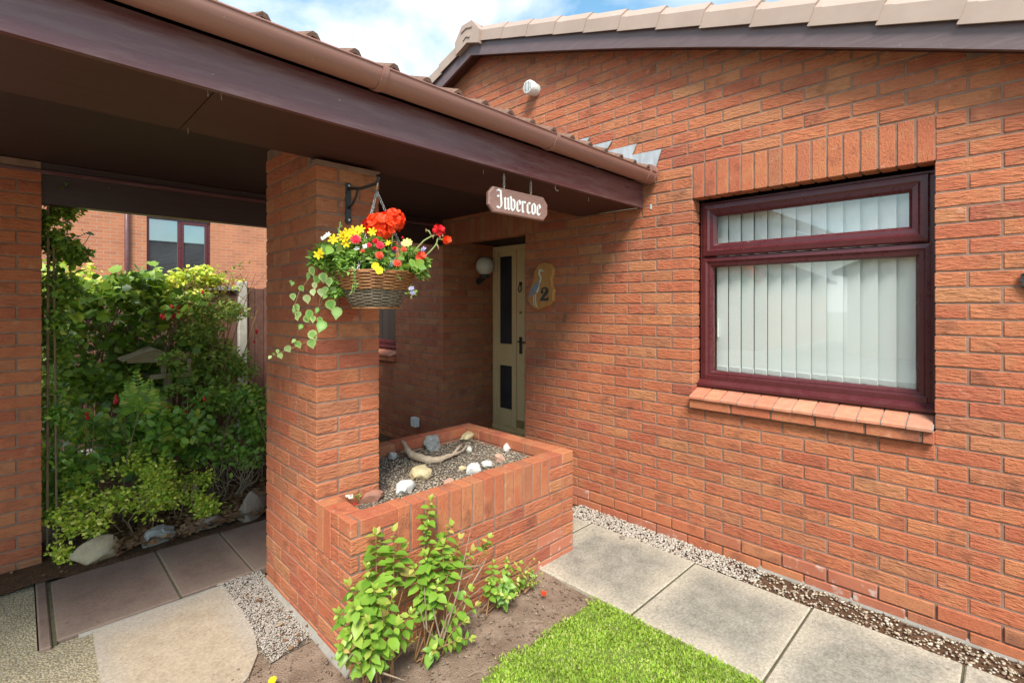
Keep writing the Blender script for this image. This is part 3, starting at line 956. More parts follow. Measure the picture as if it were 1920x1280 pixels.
# ---- windows
def window(y0, y1, zs, zt, zsplit, parent, blind=True, nlouv=13):
    """outer frame, top-hung sash, lower fixed light; set back in the reveal"""
    xf = .105
    w = MB()
    f = .030
    w.cbox(xf, xf + .06, y0, y1, zt - .020, zt, .004)
    w.cbox(xf, xf + .06, y0, y0 + f, zs, zt - .021, .004)
    w.cbox(xf, xf + .06, y1 - f, y1, zs, zt - .021, .004)
    w.cbox(xf - .012, xf + .06, y0 + f + .0005, y1 - f - .0005, zs, zs + .045, .005)
    win = w.build('window', M['upvc'], parent)
    MB().prism([(xf - .045, y0 + .001, zs - .028), (xf - .045, y0 + .001, zs - .012), (xf - .013, y0 + .001, zs + .012), (xf + .05, y0 + .001, zs + .012), (xf + .05, y0 + .001, zs - .028)], (0, y1 - y0 - .002, 0)).build('window_cill', M['upvc'], win)
    def sash(name, a0, a1, b0, b1, fw, x, bevel):
        # a mitred frame with a sloped inner bead
        o = [(a0, b0), (a1, b0), (a1, b1), (a0, b1)]
        def ring(d, xx): return [(xx, yy + (d if i in (0, 3) else -d), zz + (d if i in (0, 1) else -d)) for i, (yy, zz) in enumerate(o)]
        rs = [ring(0, x + .04), ring(0, x + .008), ring(.006, x), ring(fw * .42, x - .004), ring(fw * .55, x + .006), ring(fw * .82, x + .008), ring(fw, x + .026), ring(fw, x + .05)]
        vs = [p for r in rs for p in r]
        fs = []
        for i in range(len(rs) - 1):
            for k_ in range(4):
                l = (k_ + 1) % 4
                fs.append((i * 4 + k_, i * 4 + l, (i + 1) * 4 + l, (i + 1) * 4 + k_))
        ob = MB().add(vs, fs).build(name, M['upvc'], win)
        # pane
        MB().box(x + .030, x + .036, a0 + fw - .004, a1 - fw + .004, b0 + fw - .004, b1 - fw + .004).build('window_pane', M['glass'], win)
        return ob
    sash('top_sash', y0 + .024, y1 - .024, zsplit, zt - .016, .082, xf - .018, 1)
    sash('lower_frame', y0 + .012, y1 - .012, zs + .004, zsplit - .004, .066, xf - .004, 1)
    return win
win = window(.003, 1.197, 1.045, 2.212, 1.858, house)
# backing of the reveal (dark closing strip beside the frame)
MB().box(.17, .19, -.06, -.0005, .9, 2.3).box(.17, .19, 1.2005, 1.26, .9, 2.3).build('reveal_backing', M['dark'], house)
# vertical louvre blind behind the glass
bl = bpy.data.objects.new('vertical_blind', None); link(bl, house, (.22, .6, 1.6)); 
sl = MB().prism([(0, -.0445, -.53), (-.0006, 0, -.53), (0, .0445, -.53), (.0008, .0445, -.53), (.0002, 0, -.53), (.0008, -.0445, -.53)], (0, 0, 1.08)).mesh('louvre', M['blind'], origin=Vector((0, 0, 0)))[0]
hem = MB().box(-.002, .003, -.043, .043, 0, .028).mesh('hem_weight', M['white'], origin=Vector((0, 0, 0)))[0]
for i in range(14):
    y = .052 + i * .0795
    o = inst('louvre', sl, bl, (.190, y, 1.64), (0, 0, R(-19 + random.uniform(-1.2, 1.2))))
    inst('hem_weight', hem, bl, (.1875, y, 1.112), (0, 0, R(-19)))
MB().tube([(.185, 1.112, 2.05), (.186, 1.113, 1.45)], .002, 5).tube([(.186, 1.113, 1.33), (.186, 1.113, 1.45)], .006, 8).build('blind_cord', M['white'], bl)
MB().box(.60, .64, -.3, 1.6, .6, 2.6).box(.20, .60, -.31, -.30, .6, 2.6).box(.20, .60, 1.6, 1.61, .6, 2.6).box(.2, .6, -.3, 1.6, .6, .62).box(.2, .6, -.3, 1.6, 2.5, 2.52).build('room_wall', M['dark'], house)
# sloping clay sill tiles
for i in range(12):
    y0 = .004 + i * .0998
    mb = MB().prism([(-.052, y0 + .0035, .945), (-.052, y0 + .0035, .958), (-.040, y0 + .0035, .966), (.104, y0 + .0035, 1.014), (.104, y0 + .0035, .995)], (0, .0925, 0))
    o = mb.build('sill_tile', M['silltile'], house)
    o.location.z += random.uniform(-.001, .001)
MB().prism([(-.046, .002, .944), (-.046, .002, .955), (.104, .002, 1.006), (.104, .002, .985)], (0, 1.199, 0)).build('sill_mortar', M['cement'], house)
# window of the back wall, beyond the recess
w2 = window(4.775, 5.697, 1.045, 2.212, 1.858, house)
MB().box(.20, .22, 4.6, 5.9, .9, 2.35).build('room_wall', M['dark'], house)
for i in range(9):
    y0 = 4.772 + i * .1035
    MB().prism([(-.052, y0 + .003, .945), (-.052, y0 + .003, .962), (.104, y0 + .003, 1.014), (.104, y0 + .003, .99)], (0, .0965, 0)).build('sill_tile', M['silltile'], house)
MB().cbox(-.036, .08, 4.772, 5.70, .885, .942, .003).build('sill_course', M['smooth_brick'], house)
bx = MB().cbox(-.055, -.001, 4.285, 4.385, .215, .315, .006).build('outlet_cover', M['white'], house)

# ---- door unit in the recess
XD = .70
door = MB()
door.cbox(XD - .01, XD + .06, YB - .055, YB - .003, .135, 2.19, .004)          # left post
door.cbox(XD - .01, XD + .06, YD + .003, YD + .055, .135, 2.19, .004)
door.cbox(XD - .008, XD + .06, YD + .056, YB - .056, 2.135, 2.188, .004)
door.cbox(XD - .008, XD + .06, 3.50, 3.535, .135, 2.134, .004)                  # mullion between sidelight and door
door.cbox(XD - .06, XD + .06, YD + .003, YB + .0, .12, .165, .006)
dr = door.build('front_door', M['cream'], house)
# sidelight: stiles, rails, two panes
sd = MB()
sd.cbox(XD + .002, XD + .04, 3.536, 3.575, .166, 2.134, .004)
sd.cbox(XD + .002, XD + .04, 3.775, 3.814, .166, 2.134, .004)
for z0, z1 in ((.166, .40), (.875, 1.115), (2.075, 2.134)):
    sd.cbox(XD + .003, XD + .039, 3.576, 3.774, z0, z1, .004)
sd.cbox(XD - .035, XD + .004, 3.515, 3.86, .166, .225, .012)
sd.build('sidelight', M['cream'], dr)
MB().box(XD + .022, XD + .028, 3.57, 3.78, .395, .88).build('door_pane', M['dglass'], dr)
MB().box(XD + .022, XD + .028, 3.57, 3.78, 1.11, 2.08).build('door_pane', M['dglass'], dr)
# door leaf
dl = MB()
dl.cbox(XD + .004, XD + .044, 3.38, 3.499, .166, 2.134, .004)
dl.cbox(XD + .004, XD + .044, 2.756, 2.86, .166, 2.134, .004)
for z0, z1 in ((.166, .40), (.875, 1.115), (2.03, 2.134)):
    dl.cbox(XD + .005, XD + .043, 2.861, 3.379, z0, z1, .004)
dl.build('door_leaf', M['cream'], dr)
MB().box(XD + .022, XD + .028, 2.855, 3.385, .395, .88).build('door_pane', M['dglass'], dr)
MB().box(XD + .022, XD + .028, 2.855, 3.385, 1.11, 2.035).build('door_pane', M['dglass'], dr)
hy = 3.435
MB().cbox(XD - .006, XD + .004, hy - .02, hy + .02, 1.02, 1.20, .003).tube([(XD - .005, hy, 1.15), (XD - .045, hy, 1.15), (XD - .047, hy - .02, 1.15), (XD - .047, hy - .11, 1.147)], .008, 8).build('door_handle', M['iron'], dr)
MB().lathe([(.014, .004), (.014, -.012), (.008, -.016)], (XD, hy, 1.46), 12, 'X').build('door_lock', M['brass'], dr)
kn = MB().tube([(XD - .01, hy, 1.76), (XD - .012, hy + .02, 1.735), (XD - .016, hy + .022, 1.70), (XD - .02, hy, 1.675), (XD - .016, hy - .022, 1.70), (XD - .012, hy - .02, 1.735), (XD - .01, hy, 1.76)], .006, 6).lathe([(.018, .004), (.016, -.012)], (XD, hy, 1.77), 10, 'X')
kn.build('door_knocker', M['iron'], dr)
MB().cbox(XD - .014, XD + .004, 3.39, 3.49, .23, .31, .004).build('door_stop', M['brass'], dr)
# fanlight above the door
MB().cbox(XD + .0, XD + .05, YD + .056, YB - .056, 2.189, 2.205, .003).build('fanlight_rail', M['cream'], dr)

# ---- porch canopy
porch = thing('porch_canopy', (-1.5, 2.4, 2.2), 'dark brown timber porch canopy with gutter and tiled roof resting on brick piers', 'porch')
XL = -5.2
fall = lambda x: .009 * (-x)                 # the eaves rise a little away from the wall
def xbox(mb, y0, y1, zf, h, xa=XL, xb=-.004):   # long board whose height follows the fall
    vs = []
    for x in (xa, xb):
        z = zf + fall(x)
        vs += [(x, y0, z), (x, y1, z), (x, y1, z + h), (x, y0, z + h)]
    fs = [(0, 1, 2, 3), (7, 6, 5, 4), (0, 4, 5, 1), (1, 5, 6, 2), (2, 6, 7, 3), (3, 7, 4, 0)]
    mb.add(vs, fs)
    return mb
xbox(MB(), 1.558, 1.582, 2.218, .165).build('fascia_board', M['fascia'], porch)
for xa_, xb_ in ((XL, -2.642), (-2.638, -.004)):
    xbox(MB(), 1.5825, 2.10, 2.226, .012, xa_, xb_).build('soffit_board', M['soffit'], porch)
for x_, y_ in ((-2.62, 1.60), (-2.66, 1.60), (-2.62, 2.06), (-1.4, 1.66), (-.5, 1.66)):
    MB().tube([(x_, y_, 2.232 + fall(x_)), (x_ + .002, y_, 2.205 + fall(x_))], .0016, 5).build('soffit_nail', M['steel'], porch)
xbox(MB(), 2.082, 2.1005, 2.2385, .19).build('soffit_edge', M['gutter'], porch)
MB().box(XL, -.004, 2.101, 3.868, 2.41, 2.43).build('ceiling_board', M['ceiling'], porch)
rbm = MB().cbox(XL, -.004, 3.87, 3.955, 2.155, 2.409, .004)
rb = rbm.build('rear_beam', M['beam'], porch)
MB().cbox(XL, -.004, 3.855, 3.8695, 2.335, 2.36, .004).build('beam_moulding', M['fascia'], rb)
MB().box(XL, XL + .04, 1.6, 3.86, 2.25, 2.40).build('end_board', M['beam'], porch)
MB().tube([(-.008, 1.60, 2.224), (-.008, 2.08, 2.232)], .004, 6).build('sealant_bead', M['white'], porch)
# gutter: half-round trough with thickness
def gutter(xa, xb, r0, r1, name, mat, yc=1.492, zc=2.433, a0=180, a1=360, n=14):
    vs, fs = [], []
    for x in (xa, xb):
        for rr in (r0, r1):
            for i in range(n + 1):
                a = R(a0 + (a1 - a0) * i / n)
                vs.append((x, yc + rr * math.cos(a), zc + fall(x) + rr * math.sin(a)))
    m_ = n + 1
    for i in range(n):
        fs.append((i, i + 1, 2 * m_ + i + 1, 2 * m_ + i))
        fs.append((m_ + i, 3 * m_ + i, 3 * m_ + i + 1, m_ + i + 1))
        fs.append((i, m_ + i, m_ + i + 1, i + 1))
        fs.append((2 * m_ + i, 2 * m_ + i + 1, 3 * m_ + i + 1, 3 * m_ + i))
    fs += [(0, 2 * m_, 3 * m_, m_), (n, m_ + n, 3 * m_ + n, 2 * m_ + n)]
    return MB().add(vs, fs)
gt = gutter(XL, -.03, .0630, .0595, 'gutter', None).build('gutter', M['gutter'], porch, auto=40)
xs_lip = MB()
xs_lip.tube([(XL, 1.429, 2.434 + fall(XL)), (-.03, 1.429, 2.434 + fall(-.03))], .0045, 8)
xs_lip.build('gutter_lip', M['gutter'], gt, smooth=True)
for x in (-3.9, -2.10, -1.075, -.125):
    b_ = gutter(x - .013, x + .013, .0685, .0636, 'gutter_bracket', None, a0=177, a1=374)
    b_.box(x - .02, x + .02, 1.5535, 1.5575, 2.405 + fall(x), 2.44 + fall(x))
    b_.build('gutter_bracket', M['gutter'], gt, auto=40)
MB().lathe([(.067, 0), (.067, .022)], (-.055, 1.492, 2.433), 28, 'X').build('gutter_stop_end', M['gutter'], gt)
# concrete roll tiles
def tile_mesh():
    n = 20
    Wt, Lt = .33, .42
    prof = []
    for i in range(n + 1):
        u = i / n
        ph = (u * 2) % 1.0
        z = .048 * max(0, math.sin(math.pi * (ph - .18) / .5)) if .18 < ph < .68 else 0
        prof.append((u * Wt, z))
    vs = []
    for y, dz in ((0, 0), (Lt, 0)):
        for th in (.016, 0):
            for x, z in prof:
                vs.append((x, y, z + th + (.0 if y == 0 else -.0)))
    m_ = n + 1
    fs = []
    for i in range(n):
        fs.append((i, i + 1, 2 * m_ + i + 1, 2 * m_ + i))
        fs.append((m_ + i, 3 * m_ + i, 3 * m_ + i + 1, m_ + i + 1))
        fs.append((i, m_ + i, m_ + i + 1, i + 1))
        fs.append((2 * m_ + i, 2 * m_ + i + 1, 3 * m_ + i + 1, 3 * m_ + i))
    return MB().add(vs, fs)
tm = tile_mesh().mesh('roof_tile', M['rtile'], origin=Vector((0, 0, 0)))[0]
pitch = R(18.5)
for r_ in range(2):
    for i in range(16):
        x = -.03 - (i + 1) * .322
        y = 1.468 + r_ * .335 * math.cos(pitch)
        z = 2.412 + r_ * (.335 * math.sin(pitch) + .0) + fall(x)
        inst('roof_tile', tm, porch, (x, y, z), (pitch + .03, 0, 0))
ut = MB()
tv, tf = tile_mesh().v, tile_mesh().f
YRG = 2.92                               # added ridge of the porch roof, unseen, placed so sun reaches the hedge
for r_ in range(2, 4):
    for i in range(16):
        x = -.03 - (i + 1) * .322
        Mx = Matrix.Translation((x, 1.468 + r_ * .335 * math.cos(pitch), 2.412 + r_ * .335 * math.sin(pitch) + fall(x))) @ Matrix.Rotation(pitch + .03, 4, 'X')
        ut.add([tuple(Mx @ Vector(v)) for v in tv], tf)
for r_ in range(4):  # added rear slope, unseen, falling away to let sun onto the hedge
    for i in range(16):
        x = -.03 - (i + 1) * .322
        Mx = Matrix.Translation((x + .322, 4.36 - r_ * .335 * math.cos(pitch), 2.412 + r_ * .335 * math.sin(pitch) + fall(x))) @ Matrix.Rotation(math.pi, 4, 'Z') @ Matrix.Rotation(pitch + .03, 4, 'X')
        ut.add([tuple(Mx @ Vector(v)) for v in tv], tf)
ut.build('upper_and_added_rear_tiles', M['rtile'], porch, kind='stuff')
zr = 2.395 + (YRG - 1.6) * math.tan(pitch)
MB().tube([(XL, YRG, zr + .02 + fall(XL)), (-.02, YRG, zr + .02)], .11, 14).build('added_ridge_tile', M['rtile'], porch, smooth=True)
MB().add([(XL, 1.60, 2.418), (-.02, 1.60, 2.418), (-.02, YRG, zr), (XL, YRG, zr), (XL, 4.25, 2.418), (-.02, 4.25, 2.418)], [(0, 1, 2, 3), (3, 2, 5, 4), (0, 4, 5, 1)]).build('roof_deck', M['dark'], porch)

# ---- brick pier (front) with real bond on all four sides
def pier_courses(x, y, a, b, k):
    """bricks of one course of a 1.5 x 3 brick pier; x right, y away"""
    def q(u0, u1, v0, v1): return (x + u0, x + u1, y + v0, y + v1)
    if k % 2 == 0:
        return [q(0, .215, 0, .1025), q(.225, .3275, 0, .215), q(0, .1025, .1125, .3275), q(0, .1025, .3375, .5525), q(0, .215, .5625, .665),
                q(.225, .3275, .225, .44), q(.225, .3275, .45, .665)]
    return [q(0, .1025, 0, .215), q(0, .1025, .225, .44), q(0, .1025, .45, .665), q(.1125, .3275, 0, .1025), q(.225, .3275, .1125, .3275), q(.225, .3275, .3375, .5525), q(.1125, .3275, .5625, .665)]
PX, PY, PZ0 = -2.1096, 2.033, .0356
pier = thing('brick_pier', (PX + .16, PY + .33, 0), 'square red brick pier rising from the planter and carrying the porch', 'brick pier')
for k in range(-1, 32):
    z0 = PZ0 + k * .075
    if z0 + .065 > 2.405: break
    for (x0, x1, y0, y1) in pier_courses(PX, PY, 0, 0, k + 1):
        if z0 + .065 > 2.236 and y0 < 2.095:      # the top courses stop under the soffit at the front
            if y1 < 2.2: continue
            y0 = 2.112
        put_brick(pier, (x0, x1, y0, y1, z0, z0 + .065), 'brick')
mb = MB().box(PX + .0038, PX + .3237, PY + .0038, PY + .6605, -.05, 2.222)
mb.box(PX + .0039, PX + .3236, 2.112, PY + .6604, 2.2221, 2.405)
mb.build('mortar', M['mortar'], pier)
mb = MB()
mb.prism([(PX - .004, PY - .003, 2.218), (PX + .33, PY - .003, 2.218), (PX + .33, PY - .003, 2.2255), (PX - .004, PY - .003, 2.2255)], (0, .05, 0))
mb.build('mortar_bed', M['mortar'], pier)

# ---- planter
QX1, QY0, QY1 = -.612, 1.6955, 2.72
planter = thing('brick_planter', (-1.36, 2.2, 0), 'low red brick planter box filled with gravel and stones beside the pier', 'planter')
W4 = .1025
ZT = PZ0 + 8 * .075 - .010
M['salt2'] = m_noise('salt_stained_planter_brick', (.38, .115, .06), (.42, .15, .085), 5, .9, 90, .5, .004, c3=(.60, .54, .50))
for k in range(-1, 8):
    z0 = PZ0 + k * .075; z1 = z0 + .065
    top3 = k >= 5
    # front face: two stretchers' worth at each end, soldiers between in the top three courses
    off = QX1 - (k % 2) * .1125
    if top3:
        runs = [(PX, PX + .225), (QX1 - .222, QX1)]
    else:
        runs = [(PX, QX1)]
    for r0, r1 in runs:
        for a, b in intervals(r0, r1, (QX1 + .01) - (k % 2) * .1125):
            if b - a > .03:
                put_brick(planter, (a, b, QY0, QY0 + W4, z0, z1), 'salt2' if (a > -.95 and k < 2 and random.random() < .6) else ('smooth_brick' if k == 7 else 'brick'))
    # left face between the corner and the pier
    if top3:
        put_brick(planter, (PX, PX + W4, QY0 + W4 + .01, QY0 + W4 + .085, z0, z1), 'brick')
    else:
        put_brick(planter, (PX, PX + W4, QY0 + W4 + .01, PY - .01, z0, z1), 'brick')
    # right face
    for a, b in intervals(QY0 + W4 + .01, QY1, QY0 + (k % 2) * .1125 + .0):
        put_brick(planter, (QX1 - W4, QX1, a, b, z0, z1), 'smooth_brick' if k == 7 else 'brick')
    for a, b in intervals(PX + .34, QX1 - W4 - .01, PX + (k % 2) * .1125):
        put_brick(planter, (a, b, QY1 - W4, QY1, z0, z1), 'smooth_brick' if k == 7 else 'brick')
z5 = PZ0 + 5 * .075
x = PX + .2285
while x < QX1 - .225 - .06:
    put_brick(planter, (x, x + .065, QY0, QY0 + W4, z5, ZT + random.uniform(-.002, .003)), 'soldier')
    x += .0748
for y in (PY - .152, PY - .077):
    put_brick(planter, (PX - .004, PX + W4, y, y + .065, z5, ZT), 'soldier')
mb = MB()
mb.box(PX + .0038, QX1 - .0038, QY0 + .0038, QY0 + .098, -.05, ZT - .006)
mb.box(PX + .0038, PX + .098, QY0 + .0981, PY - .002, -.05, ZT - .0062)
mb.box(QX1 - .098, QX1 - .0038, QY0 + .0981, QY1 - .0045, -.05, ZT - .0064)
mb.box(PX + .335, QX1 - .0981, QY1 - .098, QY1 - .0046, -.05, ZT - .0066)
mb.build('mortar', M['mortar'], planter)
vs, fs = [], []
nx, ny = 44, 26
for j in range(ny):
    for i in range(nx):
        xx = PX + .10 + (QX1 - .10 - PX - .10) * i / (nx - 1); yy = QY0 + .10 + (QY1 - .2 - QY0) * j / (ny - 1)
        vs.append((xx, yy, .548 + .012 * mnoise.noise((xx * 6, yy * 6, 0))))
for j in range(ny - 1):
    for i in range(nx - 1):
        fs.append((j * nx + i, j * nx + i + 1, (j + 1) * nx + i + 1, (j + 1) * nx + i))
MB().add(vs, fs).build('planter_soil', M['grit'], planter, smooth=True)
# cement haunch along the foot of pier and planter on the left
MB().prism([(PX + .002, 1.70, -.03), (PX - .026, 1.70, -.03), (PX - .020, 1.70, -.010), (PX + .002, 1.70, .012)], (0, 1.0, 0)).build('cement_haunch', M['cement'], planter)

# ---- left pier at the edge of the picture
lp = thing('brick_pier', (-3.3, 4.0, 0), 'brick pier at the left edge with a climber growing beside it', 'brick pier')
for k in range(-1, 31):
    z0 = .0356 + k * .075
    for a, b in intervals(-3.665, -3.0, -3.0 + .01 - (k % 2) * .1125 - .225 * 4):
        put_brick(lp, (a, b, 3.858, 3.9605, z0, min(z0 + .065, 2.405)), 'brick')
    put_brick(lp, (-3.1025, -3.0, 3.9705, 4.1855, z0, min(z0 + .065, 2.405)), 'brick')
MB().box(-3.661, -3.0045, 3.8625, 4.18, -.05, 2.404).build('mortar', M['mortar'], lp)
# ------------------------------------------------------------------ neighbours, fence, reflected street side
nb = thing('neighbour_house', (2, 16, 0), 'neighbouring two storey brick house seen beyond the hedge with a reflecting window', 'house')
w = MB()
NX0, NX1 = -2.82, 9.0
w.box(NX0, -1.047, 13.5, 20, -.05, 5.3).box(.222, NX1, 13.5, 20, -.05, 5.3)
w.box(-1.0465, .2215, 13.5, 20, -.05, 2.13).box(-1.0465, .2215, 13.5, 20, 3.56, 5.3).box(-1.0465, .2215, 13.8, 20, 2.131, 3.559)
w.build('wall', M['farbrick'], nb)
MB().prism([(NX0 - .3, 13.1, 5.25), (NX0 - .3, 16.75, 7.3), (NX0 - .3, 20.4, 5.25)], (NX1 - NX0 + .6, 0, 0)).build('roof', M['farroof'], nb)
fr = MB()
yf = 13.56
fr.cbox(-1.046, .221, yf, yf + .06, 3.50, 3.558, .004).cbox(-1.046, .221, yf, yf + .06, 2.132, 2.19, .004)
fr.cbox(-1.046, -.99, yf, yf + .06, 2.191, 3.499, .004).cbox(.165, .221, yf, yf + .06, 2.191, 3.499, .004)
fr.cbox(-.445, -.375, yf - .004, yf + .06, 2.191, 3.499, .004)
fw = fr.build('window', M['upvc'], nb)
fr = MB()
fr.cbox(-.374, .164, yf - .015, yf + .04, 3.43, 3.498, .004).cbox(-.374, .164, yf - .015, yf + .04, 2.192, 2.25, .004)
fr.cbox(-.374, -.32, yf - .015, yf + .04, 2.251, 3.429, .004).cbox(.11, .164, yf - .015, yf + .04, 2.251, 3.429, .004)
fr.build('window_sash', M['upvc'], fw)
mg = m_noise('mirror_like_window', (.02, .022, .024), (.05, .055, .06), 2, .02)
mg.node_tree.nodes['Principled BSDF'].inputs['IOR'].default_value = 3.2
MB().box(-.99, -.44, yf + .03, yf + .04, 2.19, 3.50).build('window_pane', mg, fw)
MB().box(-.325, .115, yf + .02, yf + .03, 2.245, 3.435).build('window_pane', mg, fw)
MB().tube([(-1.41, 13.44, 0), (-1.41, 13.44, 5.2)], .045, 12).build('downpipe', M['fascia'], nb, smooth=True)
MB().box(NX0 - .3, NX1 + .3, 13.05, 13.12, 5.15, 5.30).build('gutter', M['fascia'], nb)

fence = thing('garden_fence', (-1.27, 6, 0), 'dark brown vertical board fence with a concrete post behind the shrubs', 'fence')
for x in (-3.12, -1.27, .02):
    MB().cbox(x - .048, x + .048, 5.95, 6.05, -.05, 1.81, .012).build('fence_post', M['concrete'], fence)
x = -3.06
while x < -.06:
    if not (-1.41 < x < -1.24):
        MB().cbox(x, x + .092, 5.985 + random.uniform(-.006, .006), 6.005 + .006, .16, 1.735 + random.uniform(-.012, .012), .004).build('fence_board', M['board'], fence)
    x += .0965
for x0, x1 in ((-3.07, -1.32), (-1.22, -.03)):
    MB().cbox(x0, x1, 5.98, 6.03, -.04, .155, .006).build('gravel_board', M['concrete'], fence)
MB().cbox(-3.07, -1.32, 5.94, 5.983, 1.70, 1.75, .006).build('fence_rail', M['rock_grey'], fence)

# houses and conifer on the other side of the street: seen in the window panes
def street_house(name, x, y0, y1, eave, ridge, label):
    h = thing(name, (x, (y0 + y1) / 2, 0), label, 'house', 'houses reflected in the window')
    MB().box(x - 8, x, y0, y1, -.05, eave).prism([(x - .01, y0, eave), (x - .01, (y0 + y1) / 2, ridge), (x - .01, y1, eave)], (-8, 0, 0)).build('wall', M['farbrick'], h)
    ym = (y0 + y1) / 2
    t = .12
    for s_, ye in ((-1, y0), (1, y1)):
        oy = .35 * s_
        dz = (ridge - eave) / (ym - y0) * .35
        MB().prism([(x + .3, ym, ridge + .02), (x + .3, ye + oy, eave - dz + .02), (x + .3, ye + oy, eave - dz + .02 + t), (x + .3, ym, ridge + .02 + t)], (-8.6, 0, 0)).build('roof', M['farroof'], h)
    return h
street_house('street_house', -15, 5.8, 15.5, 2.6, 4.9, 'brick house across the street reflected on the far side of the panes')
street_house('street_house', -15, -6.5, 3.4, 2.6, 4.7, 'brick house across the street reflected below the conifer')

tree = thing('conifer_tree', (-19.5, -1.5, 0), 'dark conifer mirrored in the upper right of the window pane', 'tree')
MB().tube([(-19.5, -1.5, -.1), (-19.45, -1.5, 4), (-19.5, -1.45, 9)], [.22, .16, .03], 8).build('trunk', M['bark'], tree)
vs, fs, ts = [], [], []
for lv in range(22):
    z = 1.8 + lv * .33
    rad = 2.9 * (1 - lv / 24)
    for br in range(11):
        a = br * 2 * math.pi / 11 + lv * 1.7 + random.uniform(-.2, .2)
        ln = rad * random.uniform(.6, 1.15)
        for s_ in range(9):
            q = ln * (s_ + .7) / 9
            c_ = Vector((-19.5 + q * math.cos(a), -1.5 + q * math.sin(a), z - .12 * q + random.uniform(-.12, .12)))
            for _ in range(2):
                d = Vector((random.uniform(-1, 1), random.uniform(-1, 1), random.uniform(-.5, .35))).normalized() * random.uniform(.16, .34)
                e = d.cross(Vector((0, 0, 1))).normalized() * .09
                n0 = len(vs)
                vs += [c_ - d + e * .3, c_ + e, c_ + d, c_ - e]
                fs.append((n0, n0 + 1, n0 + 2, n0 + 3)); ts.append(random.random())
mb = MB(); mb.v = [tuple(v) for v in vs]; mb.f = fs; mb.t = ts
mb.build('crown', M['conifer'], tree, kind='stuff')

# ------------------------------------------------------------------ leaves
LV = [(0, 0, 0), (-.27, .30, .05), (.27, .30, .05), (0, .34, 0), (-.25, .62, .03), (.25, .62, .03), (0, .66, -.015), (0, 1, -.10), (-.12, .10, .02), (.12, .10, .02)]
LF = [(0, 9, 3, 8), (8, 3, 1), (9, 2, 3), (1, 3, 6, 4), (3, 2, 5, 6), (4, 6, 7), (6, 5, 7)]
SV = [(0, 0, 0), (-.30, .45, .07), (.30, .45, .07), (0, .5, 0), (0, 1, -.08)]
SF = [(0, 3, 1), (0, 2, 3), (1, 3, 4), (3, 2, 4)]
def leaf_mesh(name, mat, width=1.0, lobed=False, curl=0.0):
    vs = [(x * width * (1 - .12 * abs(curl)), y, z + curl * (x * x * 1.6 - y * y * .28 + x * y * .25)) for x, y, z in LV]
    fs = LF
    if lobed:
        out = [(0, 0), (.20, -.08), (.42, .02), (.36, .22), (.58, .38), (.40, .52), (.34, .78), (.14, .80), (0, 1.05), (-.14, .80), (-.34, .78), (-.40, .52), (-.58, .38), (-.36, .22), (-.42, .02), (-.20, -.08)]
        vs = [(0, .42, -.02)] + [(x, y, .10 * abs(x) - .06 * y * y) for x, y in out]
        fs = [(0, i + 1, (i + 1) % len(out) + 1) for i in range(len(out))]
    me = MB().add(vs, fs).mesh(name, mat, smooth=True, origin=Vector((0, 0, 0)))[0]
    return me
def leaf_rot(dirv, nrm):
    y = Vector(dirv).normalized()
    z = (Vector(nrm) - y * Vector(nrm).dot(y))
    if z.length < .05: z = y.orthogonal()
    z.normalize()
    x = y.cross(z)
    return Matrix((x, y, z)).transposed()
def stuff_leaves(name, mat, parent, items, small=True):
    """items: (pos, dir, normal, length, width) -> one joined part of real leaf shapes"""
    V = np.array(SV if small else LV); F = SF if small else LF
    allv, allf, allt = [], [], []
    n0 = 0
    for p, d, nr, ln, wd in items:
        Rm = np.array(leaf_rot(d, nr))
        W = (V * np.array([ln * wd, ln, ln])) @ Rm.T + np.array(p)
        allv.append(W)
        allf += [tuple(i + n0 for i in f) for f in F]
        allt += [random.random()] * len(F)
        n0 += len(V)
    mb = MB()
    mb.v = [tuple(q) for q in np.concatenate(allv).tolist()]; mb.f = allf; mb.t = allt
    return mb.build(name, mat, parent, smooth=True, kind='stuff')
def rnd_dir(up=.3, toward=(0, -1, 0), k=.5):
    v = Vector((random.gauss(0, 1), random.gauss(0, 1), random.gauss(0, 1))).normalized()
    return (v + Vector((0, 0, up)) + Vector(toward) * k).normalized()
def volume(n, fn, size, wd=1.0, up=.7, toward=.7, droop=.3):
    out = []
    while len(out) < n:
        p = fn()
        if p is None: continue
        nr = rnd_dir(up, (-.4, -1, 0), toward)
        d = Vector((random.gauss(0, 1), random.gauss(0, 1), random.gauss(0, .5) - droop))
        out.append((p, d, nr, random.uniform(*size), wd * random.uniform(.8, 1.2)))
    return out
def clumps(cs):
    """cs: (centre, radii, weight); leaves gather in clumps with gaps between"""
    wsum = sum(c[2] for c in cs)
    def fn():
        r_ = random.random() * wsum
        for c, rad, w_ in cs:
            r_ -= w_
            if r_ <= 0: break
        v = Vector((random.gauss(0, 1), random.gauss(0, 1), random.gauss(0, 1))).normalized() * (random.random() ** .45)
        p = Vector(c) + Vector((v.x * rad[0], v.y * rad[1], v.z * rad[2]))
        if mnoise.noise((p.x * 7, p.y * 7, p.z * 7)) < -.12: return None
        if p.z < .02: return None
        return p
    return fn
def auto_clumps(x0, x1, y0, y1, z0, z1, n, r):
    return [(Vector((random.uniform(x0, x1), random.uniform(y0, y1), random.uniform(z0, z1))), (r * random.uniform(.7, 1.3),) * 2 + (r * random.uniform(.5, .9),), random.uniform(.5, 1.4)) for _ in range(n)]

